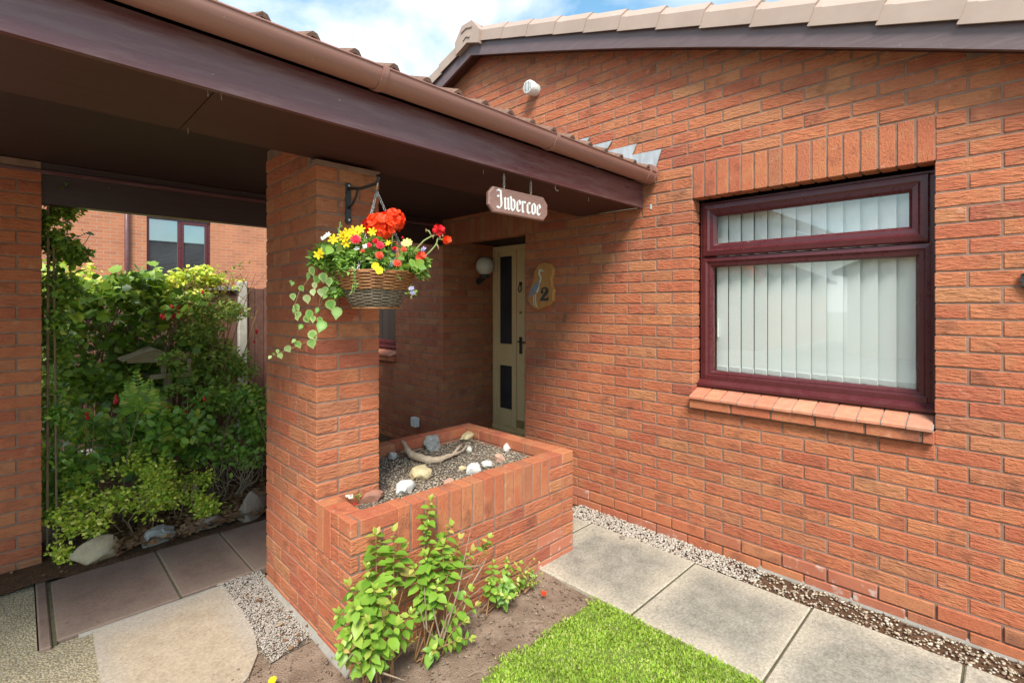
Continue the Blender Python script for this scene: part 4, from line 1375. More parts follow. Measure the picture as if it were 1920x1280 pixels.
# hedge of large vine leaves on the fence
hedge = thing('vine_hedge', (-2.4, 5.4, 0), 'tall hedge of large glossy vine leaves over the fence beside the left pier', 'hedge')
cs = auto_clumps(-3.05, -1.9, 4.95, 5.6, .75, 1.72, 34, .24)
stuff_leaves('foliage', M['vine'], hedge, volume(4200, clumps(cs), (.045, .095), 1.15, .9, .6), False)
vl = leaf_mesh('leaf', M['vine'], 1, True)
fn = clumps([(c + Vector((0, -.16, .06)), (r[0] * .8, .10, r[2]), w_) for c, r, w_ in cs])
for p, d, nr, ln, wd in volume(230, fn, (.06, .115), 1, 1.1, .9):
    o = inst('leaf', vl, hedge, p)
    o.rotation_euler = leaf_rot(d, nr).to_euler(); o.scale = (ln, ln, ln)
# sunlit tops: the sunlight is put into the golden leaf colour
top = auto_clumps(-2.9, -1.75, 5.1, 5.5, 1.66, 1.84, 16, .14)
stuff_leaves('sun_coloured_tops', M['gold'], hedge, volume(1700, clumps(top), (.035, .07), 1.1, 1.2, .3), True)
st = MB()
for i in range(26):
    x = random.uniform(-3, -1.9)
    pts = [Vector((x, 5.4, 0)), Vector((x + random.uniform(-.1, .1), 5.35, .7)), Vector((x + random.uniform(-.3, .3), 5.2, 1.3)), Vector((x + random.uniform(-.4, .4), 5.1, 1.75))]
    st.tube(pts, [.012, .009, .006, .003], 5)
st.build('stems', M['cane'], hedge, kind='stuff')

def flower_bells(parent, mat, pts, r, name='flower'):
    m_ = MB().lathe([(.15, .9), (.55, .5), (.62, .1), (.9, -.35), (.5, -.9), (.1, -1.4)], (0, 0, 0), 6).mesh(name, mat, smooth=True, origin=Vector((0, 0, 0)))[0]
    for p in pts:
        o = inst(name, m_, parent, p, (random.uniform(-.4, .4), random.uniform(-.4, .4), 0))
        s_ = r * random.uniform(.8, 1.25); o.scale = (s_, s_, s_ * 1.2)
fu = thing('fuchsia_bush', (-1.75, 5.3, 0), 'tall fuchsia bush dotted with red flowers in front of the concrete fence post', 'shrub')
cs = auto_clumps(-2.1, -1.56, 4.9, 5.6, .7, 1.62, 40, .17)
stuff_leaves('foliage', M['fuch'], fu, volume(9500, clumps(cs), (.024, .050), .9, .8, .6))
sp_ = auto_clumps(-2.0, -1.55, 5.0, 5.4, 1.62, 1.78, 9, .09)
stuff_leaves('sun_coloured_tops', M['gold'], fu, volume(650, clumps(sp_), (.025, .045), .9, 1.1, .3))  # sunlight on the bush top painted as golden leaves
st = MB()
for i in range(22):
    x = random.uniform(-2.05, -1.45)
    st.tube([(x, 5.4, 0), (x + random.uniform(-.1, .1), 5.3, .8), (x + random.uniform(-.25, .25), 5.15, 1.5), (x + random.uniform(-.3, .35), 5.0, 1.85)], [.009, .007, .004, .002], 5)
# one long arching shoot towards the post
arch = [P(420, 510, 1, 5.2), P(435, 500, 1, 5.2), P(448, 495, 1, 5.2), P(462, 508 - 0, 1, 5.2)]
st.tube([P(395, 530, 1, 5.3)] + arch, .003, 5)
st.build('stems', M['redstem'], fu, kind='stuff')
stuff_leaves('shoot_leaves', M['fuch'], fu, [(P(400 + i * 2.3, 525 - i * 1.15 + random.uniform(-5, 5), 1, 5.2), rnd_dir(.5), rnd_dir(.8), random.uniform(.03, .05), 1.0) for i in range(30)])
flower_bells(fu, M['fred'], [P(x, y, 1, 4.93) + Vector((0, random.uniform(-.05, .05), 0)) for x, y in
    ((378, 547), (350, 573), (351, 578), (335, 575), (325, 592), (334, 590), (320, 574), (336, 592), (306, 594), (302, 591), (312, 588), (345, 580), (478, 620), (476, 640))], .017)

# shrubs of the bed
def bed_shrub(name, label, box, ncl, r, nleaf, size, mat, wd=1.0, stems=14, smat='cane', up=.8):
    x0, x1, y0, y1, z0, z1 = box
    t = thing(name, ((x0 + x1) / 2, (y0 + y1) / 2, 0), label, 'shrub')
    cs = auto_clumps(x0, x1, y0, y1, z0, z1, ncl, r)
    stuff_leaves('foliage', M[mat], t, volume(nleaf, clumps(cs), size, wd, up, .6), size[1] > .06)if False else stuff_leaves('foliage', M[mat], t, volume(nleaf, clumps(cs), size, wd, up, .6), size[1] < .055)
    st = MB()
    for i in range(stems):
        x, y = random.uniform(x0, x1), random.uniform(y0, y1)
        st.tube([(x, y, 0), (x + random.uniform(-.08, .08), y - .05, z1 * .5), (x + random.uniform(-.15, .15), y - random.uniform(0, .15), z1 * random.uniform(.8, 1.05))], [.006, .004, .002], 5)
    st.build('stems', M[smat], t, kind='stuff')
    return t
a = P(345, 760, 1, 4.6); b = P(497, 760, 1, 4.6)
s1 = bed_shrub('leafy_shrub', 'dense mid green shrub filling the bed behind the front pier', (-2.05, -1.2, 4.2, 5.0, .25, .78), 34, .19, 4600, (.030, .060), 'midgreen', 1.0)
s2 = bed_shrub('leafy_shrub', 'broad leaved green shrub below the bird table with a few orange flowers', (-2.95, -2.05, 4.15, 4.8, .22, .78), 30, .19, 3000, (.045, .085), 'midgreen', 1.1)
flower_bells(s2, M['fred'], [P(218, 742, 1, 4.2), P(216, 752, 1, 4.2), P(219, 748, 1, 4.2), P(163, 775, 1, 4.2), P(164, 782, 1, 4.2)], .014)
flower_bells(s1, M['fred'], [P(320, 768, 1, 4.25), P(346, 770, 1, 4.25), P(350, 774, 1, 4.25), P(318, 764, 1, 4.25), P(383, 747, 1, 4.25)], .014)
eu = thing('euonymus_bush', (-2.6, 3.9, 0), 'low golden variegated euonymus spilling over the tan stone', 'shrub')
cs = []
for _ in range(70):
    x = random.uniform(-2.95, -2.08); y = random.uniform(3.74, 4.2)
    z = .06 + .32 * max(0, (y - 3.68)) / .5 + random.uniform(-.03, .10)
    if x > -2.35: z *= .55
    cs.append((Vector((x, y, max(.07, z))), (.10, .09, .065), 1))
cs += [(Vector((-2.93, 3.74, .10)), (.05, .06, .10), .8), (Vector((-2.90, 3.68, .05)), (.05, .05, .06), .6), (Vector((-2.1, 3.74, .07)), (.12, .05, .04), .6)]
stuff_leaves('foliage', M['gold'], eu, volume(6500, clumps(cs), (.018, .036), 1.1, 1.0, .5, .0))
st = MB()
for i in range(18):
    x, y = random.uniform(-2.9, -2.1), random.uniform(3.75, 4.1)
    st.tube([(x, y, 0), (x + random.uniform(-.1, .1), y - .03, .15), (x + random.uniform(-.15, .15), y - .05, .3)], [.004, .003, .002], 4)
st.build('stems', M['cane'], eu, kind='stuff')

dryb = thing('bare_twiggy_bush', (-2.0, 4.1, 0), 'tangle of bare dry twigs at the base of the bed', 'dry bush')
tw = MB()
for i in range(45):
    a0 = Vector((random.uniform(-2.12, -1.75), random.uniform(3.95, 4.25), .02))
    b0 = a0 + Vector((random.gauss(0, .14), random.gauss(-.03, .1), random.uniform(.12, .42)))
    m0 = (a0 + b0) / 2 + Vector((random.gauss(0, .05), random.gauss(0, .05), random.uniform(0, .05)))
    tw.tube([a0, m0, b0], [.003, .0025, .0012], 4)
for i in range(26):
    a0 = P(random.uniform(335, 375), random.uniform(905, 920), 1, 3.95)
    tw.tube([a0, a0 + Vector((random.gauss(0, .02), -.02, -.10))], .002, 4)
tw.build('twigs', M['twig'], dryb, kind='stuff')

bf = thing('leafy_spray', P(318, 700, 1, 4.68), 'spray of small leaves partly covering the bird table', 'shrub')
cs = [(P(x, y, 1, 4.68), (.075, .06, .055), 1) for x, y in ((312, 672), (330, 668), (345, 685), (335, 700), (350, 705), (322, 728), (300, 735), (345, 725), (282, 745), (262, 735), (240, 700), (225, 712))]
stuff_leaves('foliage', M['fuch'], bf, volume(900, clumps(cs), (.024, .048), .95, .8, .6))
st = MB()
for x, y in ((312, 672), (335, 690), (345, 705), (322, 728), (300, 735), (240, 700)):
    q = P(x, y, 1, 4.68)
    st.tube([Vector((q.x + random.uniform(-.1, .1), q.y + .1, .2)), q.lerp(Vector((q.x, q.y + .1, .3)), .4), q], [.004, .003, .0015], 4)
st.build('stems', M['redstem'], bf, kind='stuff')
fern = thing('fern', (-2.38, 4.3, .4), 'pale green fern frond standing below the bird table', 'fern')
for i, (bx, tx, ty) in enumerate(((262, 254, 692), (262, 235, 712), (262, 282, 708), (262, 295, 728), (262, 225, 735))):
    p0, p1 = P(bx, 775, 1, 4.15), P(tx, ty, 1, 4.12)
    mb = MB()
    n = 13
    ax = []
    for k_ in range(n + 1):
        t = k_ / n
        ax.append(p0.lerp(p1, t) + Vector((0, -.05 * math.sin(t * 3), 0)))
    mb.tube(ax, [.003] * n + [.001], 4)
    for k_ in range(3, n):
        t = k_ / n
        ln = .085 * (1 - t) * 1.3 + .01
        d = (ax[k_ + 1] - ax[k_]).normalized()
        sd_ = d.cross(Vector((0, -1, .2))).normalized()
        for sg in (-1, 1):
            tip = ax[k_] + sd_ * sg * ln + d * ln * .35
            mid = ax[k_].lerp(tip, .5)
            mb.add([ax[k_], mid + d * .012, tip, mid - d * .012], [(0, 1, 2, 3)], random.random())
    mb.build('frond', M['midgreen'], fern)

# climber on the left pier with its canes
cl = thing('climbing_plant', (-2.93, 3.95, 0), 'climber with small leaves trained up canes beside the left pier', 'climber')
cs = []
for i in range(40):
    z = .25 + 2.1 * i / 40
    cs.append((Vector((-2.955 + random.uniform(-.01, .07) + (.06 if z > 1.6 else 0) * random.random(), 3.98 + random.uniform(-.05, .15), z)), (.07, .08, .085), 1))
for q in ((95, 400), (100, 430), (96, 460), (104, 480), (108, 450), (98, 500), (110, 410)):
    cs.append((P(q[0], q[1], 1, 4.05), (.06, .08, .08), 1.6))
for q in ((150, 560), (130, 520), (140, 545), (165, 470), (150, 480), (120, 470), (128, 500)):
    cs.append((P(q[0], q[1], 1, 4.1), (.05, .06, .05), .5))
stuff_leaves('foliage', M['midgreen'], cl, volume(4600, clumps(cs), (.022, .05), 1.0, .6, .7), True)
cm = MB()
cm.tube([(-2.975, 3.93, 0), (-2.97, 3.93, 2.3)], .007, 6); cm.tube([(-2.93, 3.93, 0), (-2.945, 3.93, 1.9)], .006, 6)
cm.build('cane', M['cane'], cl)
for pl in ([(100, 395), (135, 375), (165, 350), (194, 330)], [(105, 440), (140, 448), (155, 440), (168, 434)], [(110, 480), (128, 430), (125, 400), (124, 385)], [(105, 500), (140, 470), (160, 455), (172, 435)]):
    q = [P(x, y, 1, 4.05) for x, y in pl]
    t = MB().tube(q, .0022, 5)
    t.build('shoot', M['stem'], cl)
stuff_leaves('shoot_leaves', M['midgreen'], cl, [(P(x, y, 1, 4.03), rnd_dir(.1), rnd_dir(.5), random.uniform(.05, .075), 1.15) for x, y in
    ((168, 434), (160, 440), (120, 413), (139, 418), (192, 332), (124, 388), (130, 462), (140, 470), (150, 448), (172, 520), (160, 505), (118, 450), (112, 435), (145, 495), (135, 490), (128, 505), (110, 520))], False)

# fallen leaves: on the bed, on the porch path and on the gravel
def litter(name, label, n, fn, s):
    its = []
    for _ in range(n):
        p = fn()
        its.append((Vector(p), Vector((random.gauss(0, 1), random.gauss(0, 1), 0)), Vector((random.gauss(0, .35), random.gauss(0, .35), 1)), random.uniform(*s), random.uniform(.9, 1.6)))
    o = stuff_leaves(name, M['drylead'], None, its)
    o['label'] = label
litter('leaf_litter', 'brown leaf litter under the shrubs of the bed', 2600, lambda: (random.uniform(-2.7, -1.3), random.uniform(3.56, 4.3), .035 + random.random() * .03), (.025, .06))
litter('fallen_leaves', 'dry leaves fallen on the gravel by the pier', 34, lambda: random.choice([(random.gauss(-2.2, .05), random.gauss(2.35, .18), .006), (random.gauss(-2.2, .07), random.gauss(2.15, .12), .004), (random.gauss(-2.88, .07), random.gauss(3.58, .04), .012), (random.gauss(-3.1, .1), random.gauss(3.75, .05), .0)]), (.014, .034))

# ------------------------------------------------------------------ bird table
bt = thing('bird_table', (-2.31, 4.9, 0), 'weathered wooden bird table with a pitched roof half hidden in the shrubs', 'bird table')
xa, xm, xb = -2.51, -2.30, -2.08
for (q0, q1) in (((xm, 1.172), (xa, 1.085)), ((xm, 1.172), (xb, 1.065))):
    MB().prism([(q0[0], 4.74, q0[1]), (q1[0], 4.74, q1[1]), (q1[0], 4.74, q1[1] + .012), (q0[0], 4.74, q0[1] + .012)], (0, .34, 0)).build('roof_board', M['birdwood'], bt)
MB().prism([(xm, 4.76, 1.168), (xa + .03, 4.76, 1.095), (xa + .03, 4.76, 1.072), (xb - .03, 4.76, 1.055), (xb - .03, 4.76, 1.075)], (0, .012, 0)).build('gable_board', M['birdwood'], bt)
MB().prism([(xm, 5.04, 1.168), (xa + .03, 5.04, 1.095), (xb - .03, 5.04, 1.075)], (0, .012, 0)).build('gable_board', M['birdwood'], bt)
MB().cbox(-2.33, -2.02, 4.76, 5.06, .925, .945, .003).cbox(-2.33, -2.02, 4.752, 4.76, .925, .965, .002).build('tray', M['birdwood'], bt)
for x in (-2.245, -2.06):
    MB().cbox(x, x + .035, 4.80, 4.83, .946, 1.075, .003).build('roof_support', M['birdwood'], bt)
MB().cbox(-2.21, -2.15, 4.88, 4.94, -.03, .924, .006).build('post', M['birdwood'], bt)

# ------------------------------------------------------------------ stones and driftwood
def rock(name, label, c, size, mat, seed, facets=.35, squash=1.0):
    import bmesh
    bm = bmesh.new()
    bmesh.ops.create_icosphere(bm, subdivisions=3, radius=1)
    rs = random.Random(seed)
    off = Vector((rs.random() * 50, rs.random() * 50, rs.random() * 50))
    planes = [(Vector((rs.gauss(0, 1), rs.gauss(0, 1), rs.gauss(0, 1))).normalized(), rs.uniform(.55, .85)) for _ in range(12)]
    for v in bm.verts:
        p = v.co.copy()
        for n, d in planes:
            q = p.dot(n)
            if q > d: p -= n * (q - d) * .88
        p *= 1 + .24 * mnoise.noise(p * 1.6 + off) + .09 * mnoise.noise(p * 4.5 + off) + .03 * mnoise.noise(p * 11 + off)
        v.co = Vector((p.x * size[0], p.y * size[1], p.z * size[2]))
    me = bpy.data.meshes.new(name); bm.to_mesh(me); bm.free()
    me.materials.append(M[mat]); me.shade_smooth()
    if hasattr(me, 'set_sharp_from_angle'): me.set_sharp_from_angle(angle=R(28))
    o = bpy.data.objects.new(name, me)
    c = Vector(c) - Vector((0, 0, size[2] * .22))
    link(o, None, c)
    o.rotation_euler = (0, 0, rs.uniform(0, 6.28) if squash == 1.0 else squash)
    tag(o, label, 'stone')
    return o
ZS = .555
rock('stone', 'large tan boulder edging the bed beside the left pier', (-2.76, 3.66, .06), (.15, .09, .085), 'rock_tan', 3, squash=.15)
rock('stone', 'dark grey stone edging the bed beside the tan boulder', (-2.46, 3.66, .05), (.12, .08, .065), 'rock_grey', 8, squash=.2)
rock('stone', 'flat brownish stone in the bed edge covered by dry leaves', (-2.20, 3.665, .035), (.13, .07, .045), 'rock_brown', 12, squash=.1)
rock('stone', 'pointed brown stone against the pier at the path edge', (-1.90, 3.66, .075), (.12, .09, .125), 'rock_brown', 15, squash=.3)
rock('stone', 'grey and white angular stone at the back of the planter', P(812, 828, 2, ZS + .04), (0.084, 0.064, 0.070), 'rock_grey', 21)
rock('stone', 'long cream stone lying along the back rim of the planter', P(878, 815, 2, ZS + .03), (0.109, 0.046, 0.044), 'rock_cream', 25, squash=.35)
rock('stone', 'small white stone next to the pier in the planter', P(736, 853, 2, ZS + .012), (0.033, 0.028, 0.028), 'rock_white', 31)
rock('stone', 'cream lumpy stone in front of the driftwood', P(786, 881, 2, ZS + .03), (0.087, 0.070, 0.058), 'rock_cream', 33, squash=.4)
rock('stone', 'white and grey veined stone near the planter front rim', P(760, 911, 2, ZS + .026), (0.074, 0.046, 0.044), 'rock_white', 37, squash=.5)
rock('stone', 'rust red stone between the pier and the low planter rim', P(698, 930, 2, ZS + .016), (0.070, 0.033, 0.044), 'rock_rust', 41, squash=-.1)
rock('stone', 'flat pinkish stone pressed against the front rim', P(842, 903, 2, ZS + .004), (0.059, 0.036, 0.018), 'rock_pink', 43, squash=.5)
rock('stone', 'rounded grey white pebble beside the front rim', P(887, 877, 2, ZS + .02), (0.056, 0.049, 0.041), 'rock_white', 47)
rock('stone', 'white quartz stone right of the rounded pebble', P(914, 868, 2, ZS + .016), (0.046, 0.033, 0.028), 'rock_white', 53)
rock('stone', 'angular pink stone near the right end of the planter', P(936, 857, 2, ZS + .016), (0.044, 0.038, 0.031), 'rock_pink', 59)
rock('stone', 'bright white stone at the right back of the planter', P(950, 838, 2, ZS + .018), (0.041, 0.031, 0.033), 'rock_white', 61)
rock('stone', 'bright white stone in the right corner of the planter', P(995, 845, 2, ZS + .014), (0.044, 0.031, 0.026), 'rock_white', 67)
rock('stone', 'tiny white stone at the tip of the driftwood', P(879, 840, 2, ZS + .014), (0.026, 0.022, 0.023), 'rock_white', 71)
rock('stone', 'tiny cream stone left of the rounded pebble', P(867, 877, 2, ZS + .008), (0.026, 0.020, 0.018), 'rock_cream', 73)

dw = MB()
pts = [P(755, 827, 2, ZS + .075), P(765, 845, 2, ZS + .045), P(776, 855, 2, ZS + .022), P(800, 862, 2, ZS + .016), P(825, 861, 2, ZS + .018), P(848, 853, 2, ZS + .022), P(868, 843, 2, ZS + .028), P(876, 836, 2, ZS + .026)]
fine = []
for i in range(len(pts) - 1):
    for k_ in range(4):
        fine.append(pts[i].lerp(pts[i + 1], k_ / 4) + Vector((0, 0, .003 * math.sin(i * 3 + k_))))
fine.append(pts[-1])
n = len(fine)
dw.tube(fine, [(.006 + .020 * math.sin(math.pi * min(1, (i / n) * 1.25 + .05)) * (1.1 - .3 * i / n)) + .002 * math.sin(i * 2.1) for i in range(n)], 9)
dw.tube([pts[1], P(752, 846, 2, ZS + .02), P(742, 843, 2, ZS + .012)], [.007, .005, .002], 6)
dw.tube([pts[-3], P(862, 836, 2, ZS + .03), P(868, 832, 2, ZS + .03)], [.010, .008, .004], 6)
o = dw.build('driftwood', M['drift'], None, smooth=True)
tag(o, 'curved bleached driftwood branch lying on the planter gravel', 'driftwood')

# ------------------------------------------------------------------ shrubs at the foot of the planter
LMS = [leaf_mesh('leaf', M['leaf'], w_, curl=k_) for w_, k_ in ((1.12, 0), (1.2, .25), (1.02, -.15), (1.15, .5))]
LN = leaf_mesh('leaf', M['newleaf'], 1.0)
def bez(p0, p1, p2, n):
    return [p0 * (1 - t) ** 2 + p1 * 2 * t * (1 - t) + p2 * t * t for t in [i / n for i in range(n + 1)]]
def front_shrub(label, base, tips, llen, bare=.35, step=.026, group=None, dead=(), cap=290):
    t = thing('leafy_shrub', base, label, 'shrub')
    cnt = 0
    for (tx, ty, yy, frac) in tips:
        p2 = P(tx, ty, 1, yy)
        p0 = Vector(base) + Vector((random.uniform(-.09, .09), random.uniform(-.04, .04), 0))
        mid = p0.lerp(p2, .55) + Vector((0, 0, .12 * (p2 - p0).length)) + Vector((random.gauss(0, .02), random.gauss(-.01, .02), 0))
        c_ = bez(p0, mid, p2, 16)
        MB().tube(c_, [.0035 * (1 - i / 17) + .001 for i in range(17)], 5).build('stem', M['redstem'], t, smooth=True)
        ln = sum((c_[i + 1] - c_[i]).length for i in range(16))
        s_ = ln * frac
        turn = random.random() * 3.1
        while s_ < ln and cnt < cap:
            q = s_ / ln * 16
            i = min(15, int(q))
            p = c_[i].lerp(c_[i + 1], q - i)
            ax = (c_[i + 1] - c_[i]).normalized()
            u = ax.orthogonal().normalized()
            w_ = ax.cross(u)
            tipf = (ln - s_) / ln
            L0 = llen * (1.0 if s_ < ln - .05 else .62) * random.uniform(.58, 1.18)
            for sg in (0, math.pi):
                d = u * math.cos(turn + sg) + w_ * math.sin(turn + sg)
                d = (d + ax * .35 + Vector((0, 0, -.35))).normalized()
                nr = (Vector((0, 0, 1)) * .8 + ax * .5 + Vector((-.25, -.45, 0)) + Vector((random.gauss(0, .25), random.gauss(0, .25), 0)))
                o = inst('leaf', random.choice(LMS) if (s_ < ln - .035 or random.random() < .4) else LN, t, p)
                o.rotation_euler = leaf_rot(d, nr).to_euler(); o.scale = (L0, L0, L0)
                cnt += 1
            turn += math.pi / 2 + random.uniform(-.25, .25)
            s_ += step * random.uniform(.8, 1.25)
        for k_ in range(3):
            a_ = k_ * 2.1 + turn
            d = (ax + .5 * (u * math.cos(a_) + w_ * math.sin(a_))).normalized()
            o = inst('leaf', LN, t, p2)
            L0 = llen * random.uniform(.4, .6)
            o.rotation_euler = leaf_rot(d, Vector((0, -.3, 1))).to_euler(); o.scale = (L0, L0, L0)
            cnt += 1
    for pl in dead:
        q = [P(x, y, 1, yy) for x, y, yy in pl]
        MB().tube(q, [.0042 - .0030 * i / max(1, len(q) - 1) for i in range(len(q))], 5).build('dead_twig', M['twig'], t)
    return t
T1 = [(634, 1150, 1.56, .45), (655, 1098, 1.62, .4), (662, 1135, 1.5, .4), (705, 1002, 1.66, .45), (738, 996, 1.62, .55), (755, 1030, 1.6, .6), (690, 1065, 1.6, .5),
      (702, 1105, 1.5, .4), (735, 1120, 1.46, .4), (768, 1150, 1.48, .45), (745, 1170, 1.42, .4), (690, 1165, 1.44, .4), (655, 1185, 1.5, .4), (640, 1215, 1.5, .45),
      (700, 1215, 1.40, .4), (735, 1225, 1.40, .4), (775, 1200, 1.46, .45), (672, 1240, 1.46, .45), (760, 1085, 1.6, .55), (715, 1140, 1.42, .4)]
front_shrub('large bright green leafy shrub covering the left corner of the planter', (-2.06, 1.56, 0), T1, .069, step=.028,
            dead=([(700, 1262, 1.5), (668, 1150, 1.5)], [(715, 1260, 1.45), (760, 1275, 1.38)], [(690, 1255, 1.5), (660, 1225, 1.5), (620, 1275, 1.42)]))
T2 = [(807, 938, 1.64, .68), (800, 985, 1.62, .55), (845, 985, 1.60, .6), (830, 1020, 1.58, .5), (798, 1040, 1.58, .45), (845, 1050, 1.56, .5), (862, 1010, 1.58, .65), (917, 1008, 1.56, .78),
      (885, 1032, 1.55, .72), (775, 1065, 1.56, .5), (790, 1105, 1.54, .5), (880, 1105, 1.50, .5), (892, 1135, 1.48, .45), (870, 1165, 1.46, .45), (855, 1200, 1.44, .4), (882, 1195, 1.46, .5),
      (820, 1095, 1.5, .55), (812, 1220, 1.44, .3), (838, 1130, 1.48, .5)]
front_shrub('tall leafy shrub with bare dead twigs at the middle of the planter', (-1.80, 1.55, 0), T2, .061, step=.027,
            dead=([(826, 1200, 1.5), (812, 1140, 1.5), (815, 1100, 1.52)], [(822, 1205, 1.5), (838, 1155, 1.48), (845, 1145, 1.47)], [(830, 1200, 1.5), (858, 1110, 1.5), (868, 1060, 1.52), (885, 980, 1.55)],
                  [(868, 1062, 1.52), (900, 1060, 1.5), (908, 1050, 1.5)], [(885, 1095, 1.5), (905, 1060, 1.5), (912, 1045, 1.5)], [(868, 1085, 1.5), (888, 1075, 1.5), (880, 1082, 1.5)],
                  [(800, 1180, 1.5), (795, 1090, 1.52)], [(826, 1208, 1.5), (796, 1175, 1.46), (788, 1140, 1.46)], [(866, 1150, 1.5), (878, 1120, 1.5), (905, 1100, 1.5)]))
T3 = [(925, 1055, 1.58, .4), (950, 1050, 1.58, .4), (975, 1055, 1.58, .4), (918, 1085, 1.54, .4), (945, 1090, 1.5, .35), (970, 1090, 1.54, .4), (950, 1118, 1.48, .3), (935, 1110, 1.5, .35), (965, 1115, 1.5, .35), (985, 1075, 1.56, .45)]
front_shrub('small leafy shrub standing alone right of the dead twigs', (-1.37, 1.60, 0), T3, .046, step=.022)
T4 = [(1000, 1048, 1.58, .4), (1010, 1055, 1.58, .4), (992, 1075, 1.57, .3), (1005, 1080, 1.56, .3), (1015, 1075, 1.56, .35), (1000, 1092, 1.54, .3), (985, 1085, 1.56, .3), (1012, 1090, 1.55, .3)]
front_shrub('smallest green plant near the planter corner and the paving slab', (-1.14, 1.62, 0), T4, .024, step=.014)

# red blooms that have dropped
def petal_disc(mb, c, nrm, r, n=7, cup=.25, wd=.5, tn=None):
    nrm = Vector(nrm).normalized()
    u = nrm.orthogonal().normalized(); v = nrm.cross(u)
    a0 = random.random() * 6
    for k_ in range(n):
        a_ = a0 + 2 * math.pi * k_ / n
        d = u * math.cos(a_) + v * math.sin(a_); e = -u * math.sin(a_) + v * math.cos(a_)
        q = Vector(c)
        h = cup * random.uniform(.6, 1.4)
        mb.add([q, q + d * r * .55 - e * r * wd * .75 + nrm * r * h * .3, q + d * r * .95 - e * r * wd * .45 + nrm * r * h, q + d * r * 1.02 + e * r * wd * .4 + nrm * r * h, q + d * r * .55 + e * r * wd * .75 + nrm * r * h * .3],
               [(0, 1, 2), (0, 2, 3), (0, 3, 4)], random.random() if tn is None else tn)
    return mb
mb = MB()
for _ in range(3):
    petal_disc(mb, P(1019, 1114, 2, .012) + Vector((random.gauss(0, .008), random.gauss(0, .008), random.random() * .01)), (random.gauss(0, .5), random.gauss(0, .5), 1), .016, 5)
tag(mb.build('fallen_bloom', M['vermilion'], None), 'red fallen bloom on bare soil near the lawn', 'flower')
tag(petal_disc(MB(), P(511, 1275, 2, .02), (-.3, -.3, 1), .016, 9).build('fallen_bloom', M['yellow'], None), 'yellow flower head lying on the soil at the bottom edge', 'flower')
mb = MB()
petal_disc(mb, P(665, 945, 2, .64), (0, 0, 1), .010, 5); petal_disc(mb, P(627, 949, 2, .64), (0, 0, 1), .007, 5)
tag(mb.build('fallen_petals', M['crimson'], None, kind='stuff'), 'red petals dropped on the low planter rim')
wp = thing('alyssum_sprig', P(662, 930, 2, .56), 'tiny white flowered sprig at the pier foot in the planter', 'plant')
its = []
for _ in range(40):
    its.append((P(668 + random.uniform(-8, 8), 928 + random.uniform(-8, 6), 2, .60), rnd_dir(.5), rnd_dir(.6), .014, .9))
stuff_leaves('foliage', M['bask'], wp, its)
mb = MB()
for _ in range(12): petal_disc(mb, P(657 + random.uniform(-7, 5), 931 + random.uniform(-4, 4), 2, .615), rnd_dir(1), .007, 4)
mb.build('flowers', M['whitepetal'], wp, kind='stuff')

# ------------------------------------------------------------------ hanging basket
br = thing('basket_bracket', (-1.954, 2.033, 2.05), 'black iron wall bracket on the pier face holding the basket', 'bracket')
bp = MB()
bp.cbox(-1.967, -1.941, 2.022, 2.0325, 1.955, 2.14, .003)
bp.lathe([(.016, 0), (.016, -.010)], (-1.954, 2.0325, 1.955), 14, 'Y')
bp.build('back_plate', M['iron'], br)
MB().tube([(-1.954, 2.024, 2.112), (-1.954, 1.90, 2.092), (-1.954, 1.765, 2.090), (-1.954, 1.745, 2.098), (-1.954, 1.738, 2.113), (-1.954, 1.748, 2.124)], .0075, 8).build('arm', M['iron'], br, smooth=True)
MB().tube([(-1.954, 2.024, 2.015), (-1.954, 1.985, 2.03), (-1.954, 1.945, 2.065), (-1.954, 1.93, 2.094)], .006, 8).build('brace', M['iron'], br, smooth=True)
for z in (2.125, 1.958):
    MB().lathe([(.006, 0), (.005, -.004)], (-1.954, 2.0215, z), 10, 'Y').build('screw', M['steel'], br)

BX, BY, BZ = -1.954, 1.765, 1.688
bk = thing('hanging_basket', (BX, BY, 1.53), 'round woven willow hanging basket in brown over grey on steel chains', 'basket')
def strand(zr, rr, th, mat, ph, amp):
    n, nw = 96, 20
    pts = []
    for i in range(n):
        a_ = 2 * math.pi * i / n
        q = rr + amp * math.sin(nw / 2 * a_ + ph) + random.uniform(-.0006, .0006)
        pts.append((BX + q * math.cos(a_), BY + q * math.sin(a_), zr + .0012 * math.sin(5 * a_ + ph * 2) + random.uniform(-.0006, .0006)))
    MB().tube(pts, th, 5, closed=True).build('willow_strand', M[mat], bk, smooth=True)
NS = 24
for i in range(NS):
    t = i / (NS - 1)
    z = 1.535 + (BZ - 1.535) * t
    rr = .098 + .074 * (t ** .75)
    if t < .52: strand(z, rr, .0036, 'greywillow', (i % 2) * math.pi, .0028)
    else: strand(z, rr + .004, .0044, 'willow', (i % 2) * math.pi, .0034)
for i in range(20):
    a_ = 2 * math.pi * i / 20
    pts = []
    for k_ in range(7):
        t = k_ / 6
        rr = .098 + .074 * (t ** .75) + .001
        pts.append((BX + rr * math.cos(a_), BY + rr * math.sin(a_), 1.533 + (BZ - 1.528) * t))
    MB().tube(pts, .003, 5).build('upright_rod', M['greywillow'], bk, smooth=True)
MB().lathe([(.0, 1.536), (.092, 1.536), (.125, 1.58), (.152, 1.64), (.163, 1.685), (.150, 1.69), (0, 1.695)], (BX, BY, 0), 28).build('liner', M['liner'], bk)
pts = [(BX + .10 * math.cos(2 * math.pi * i / 40), BY + .10 * math.sin(2 * math.pi * i / 40), 1.531) for i in range(40)]
MB().tube(pts, .006, 6, closed=True).build('base_ring', M['willow'], bk, smooth=True)
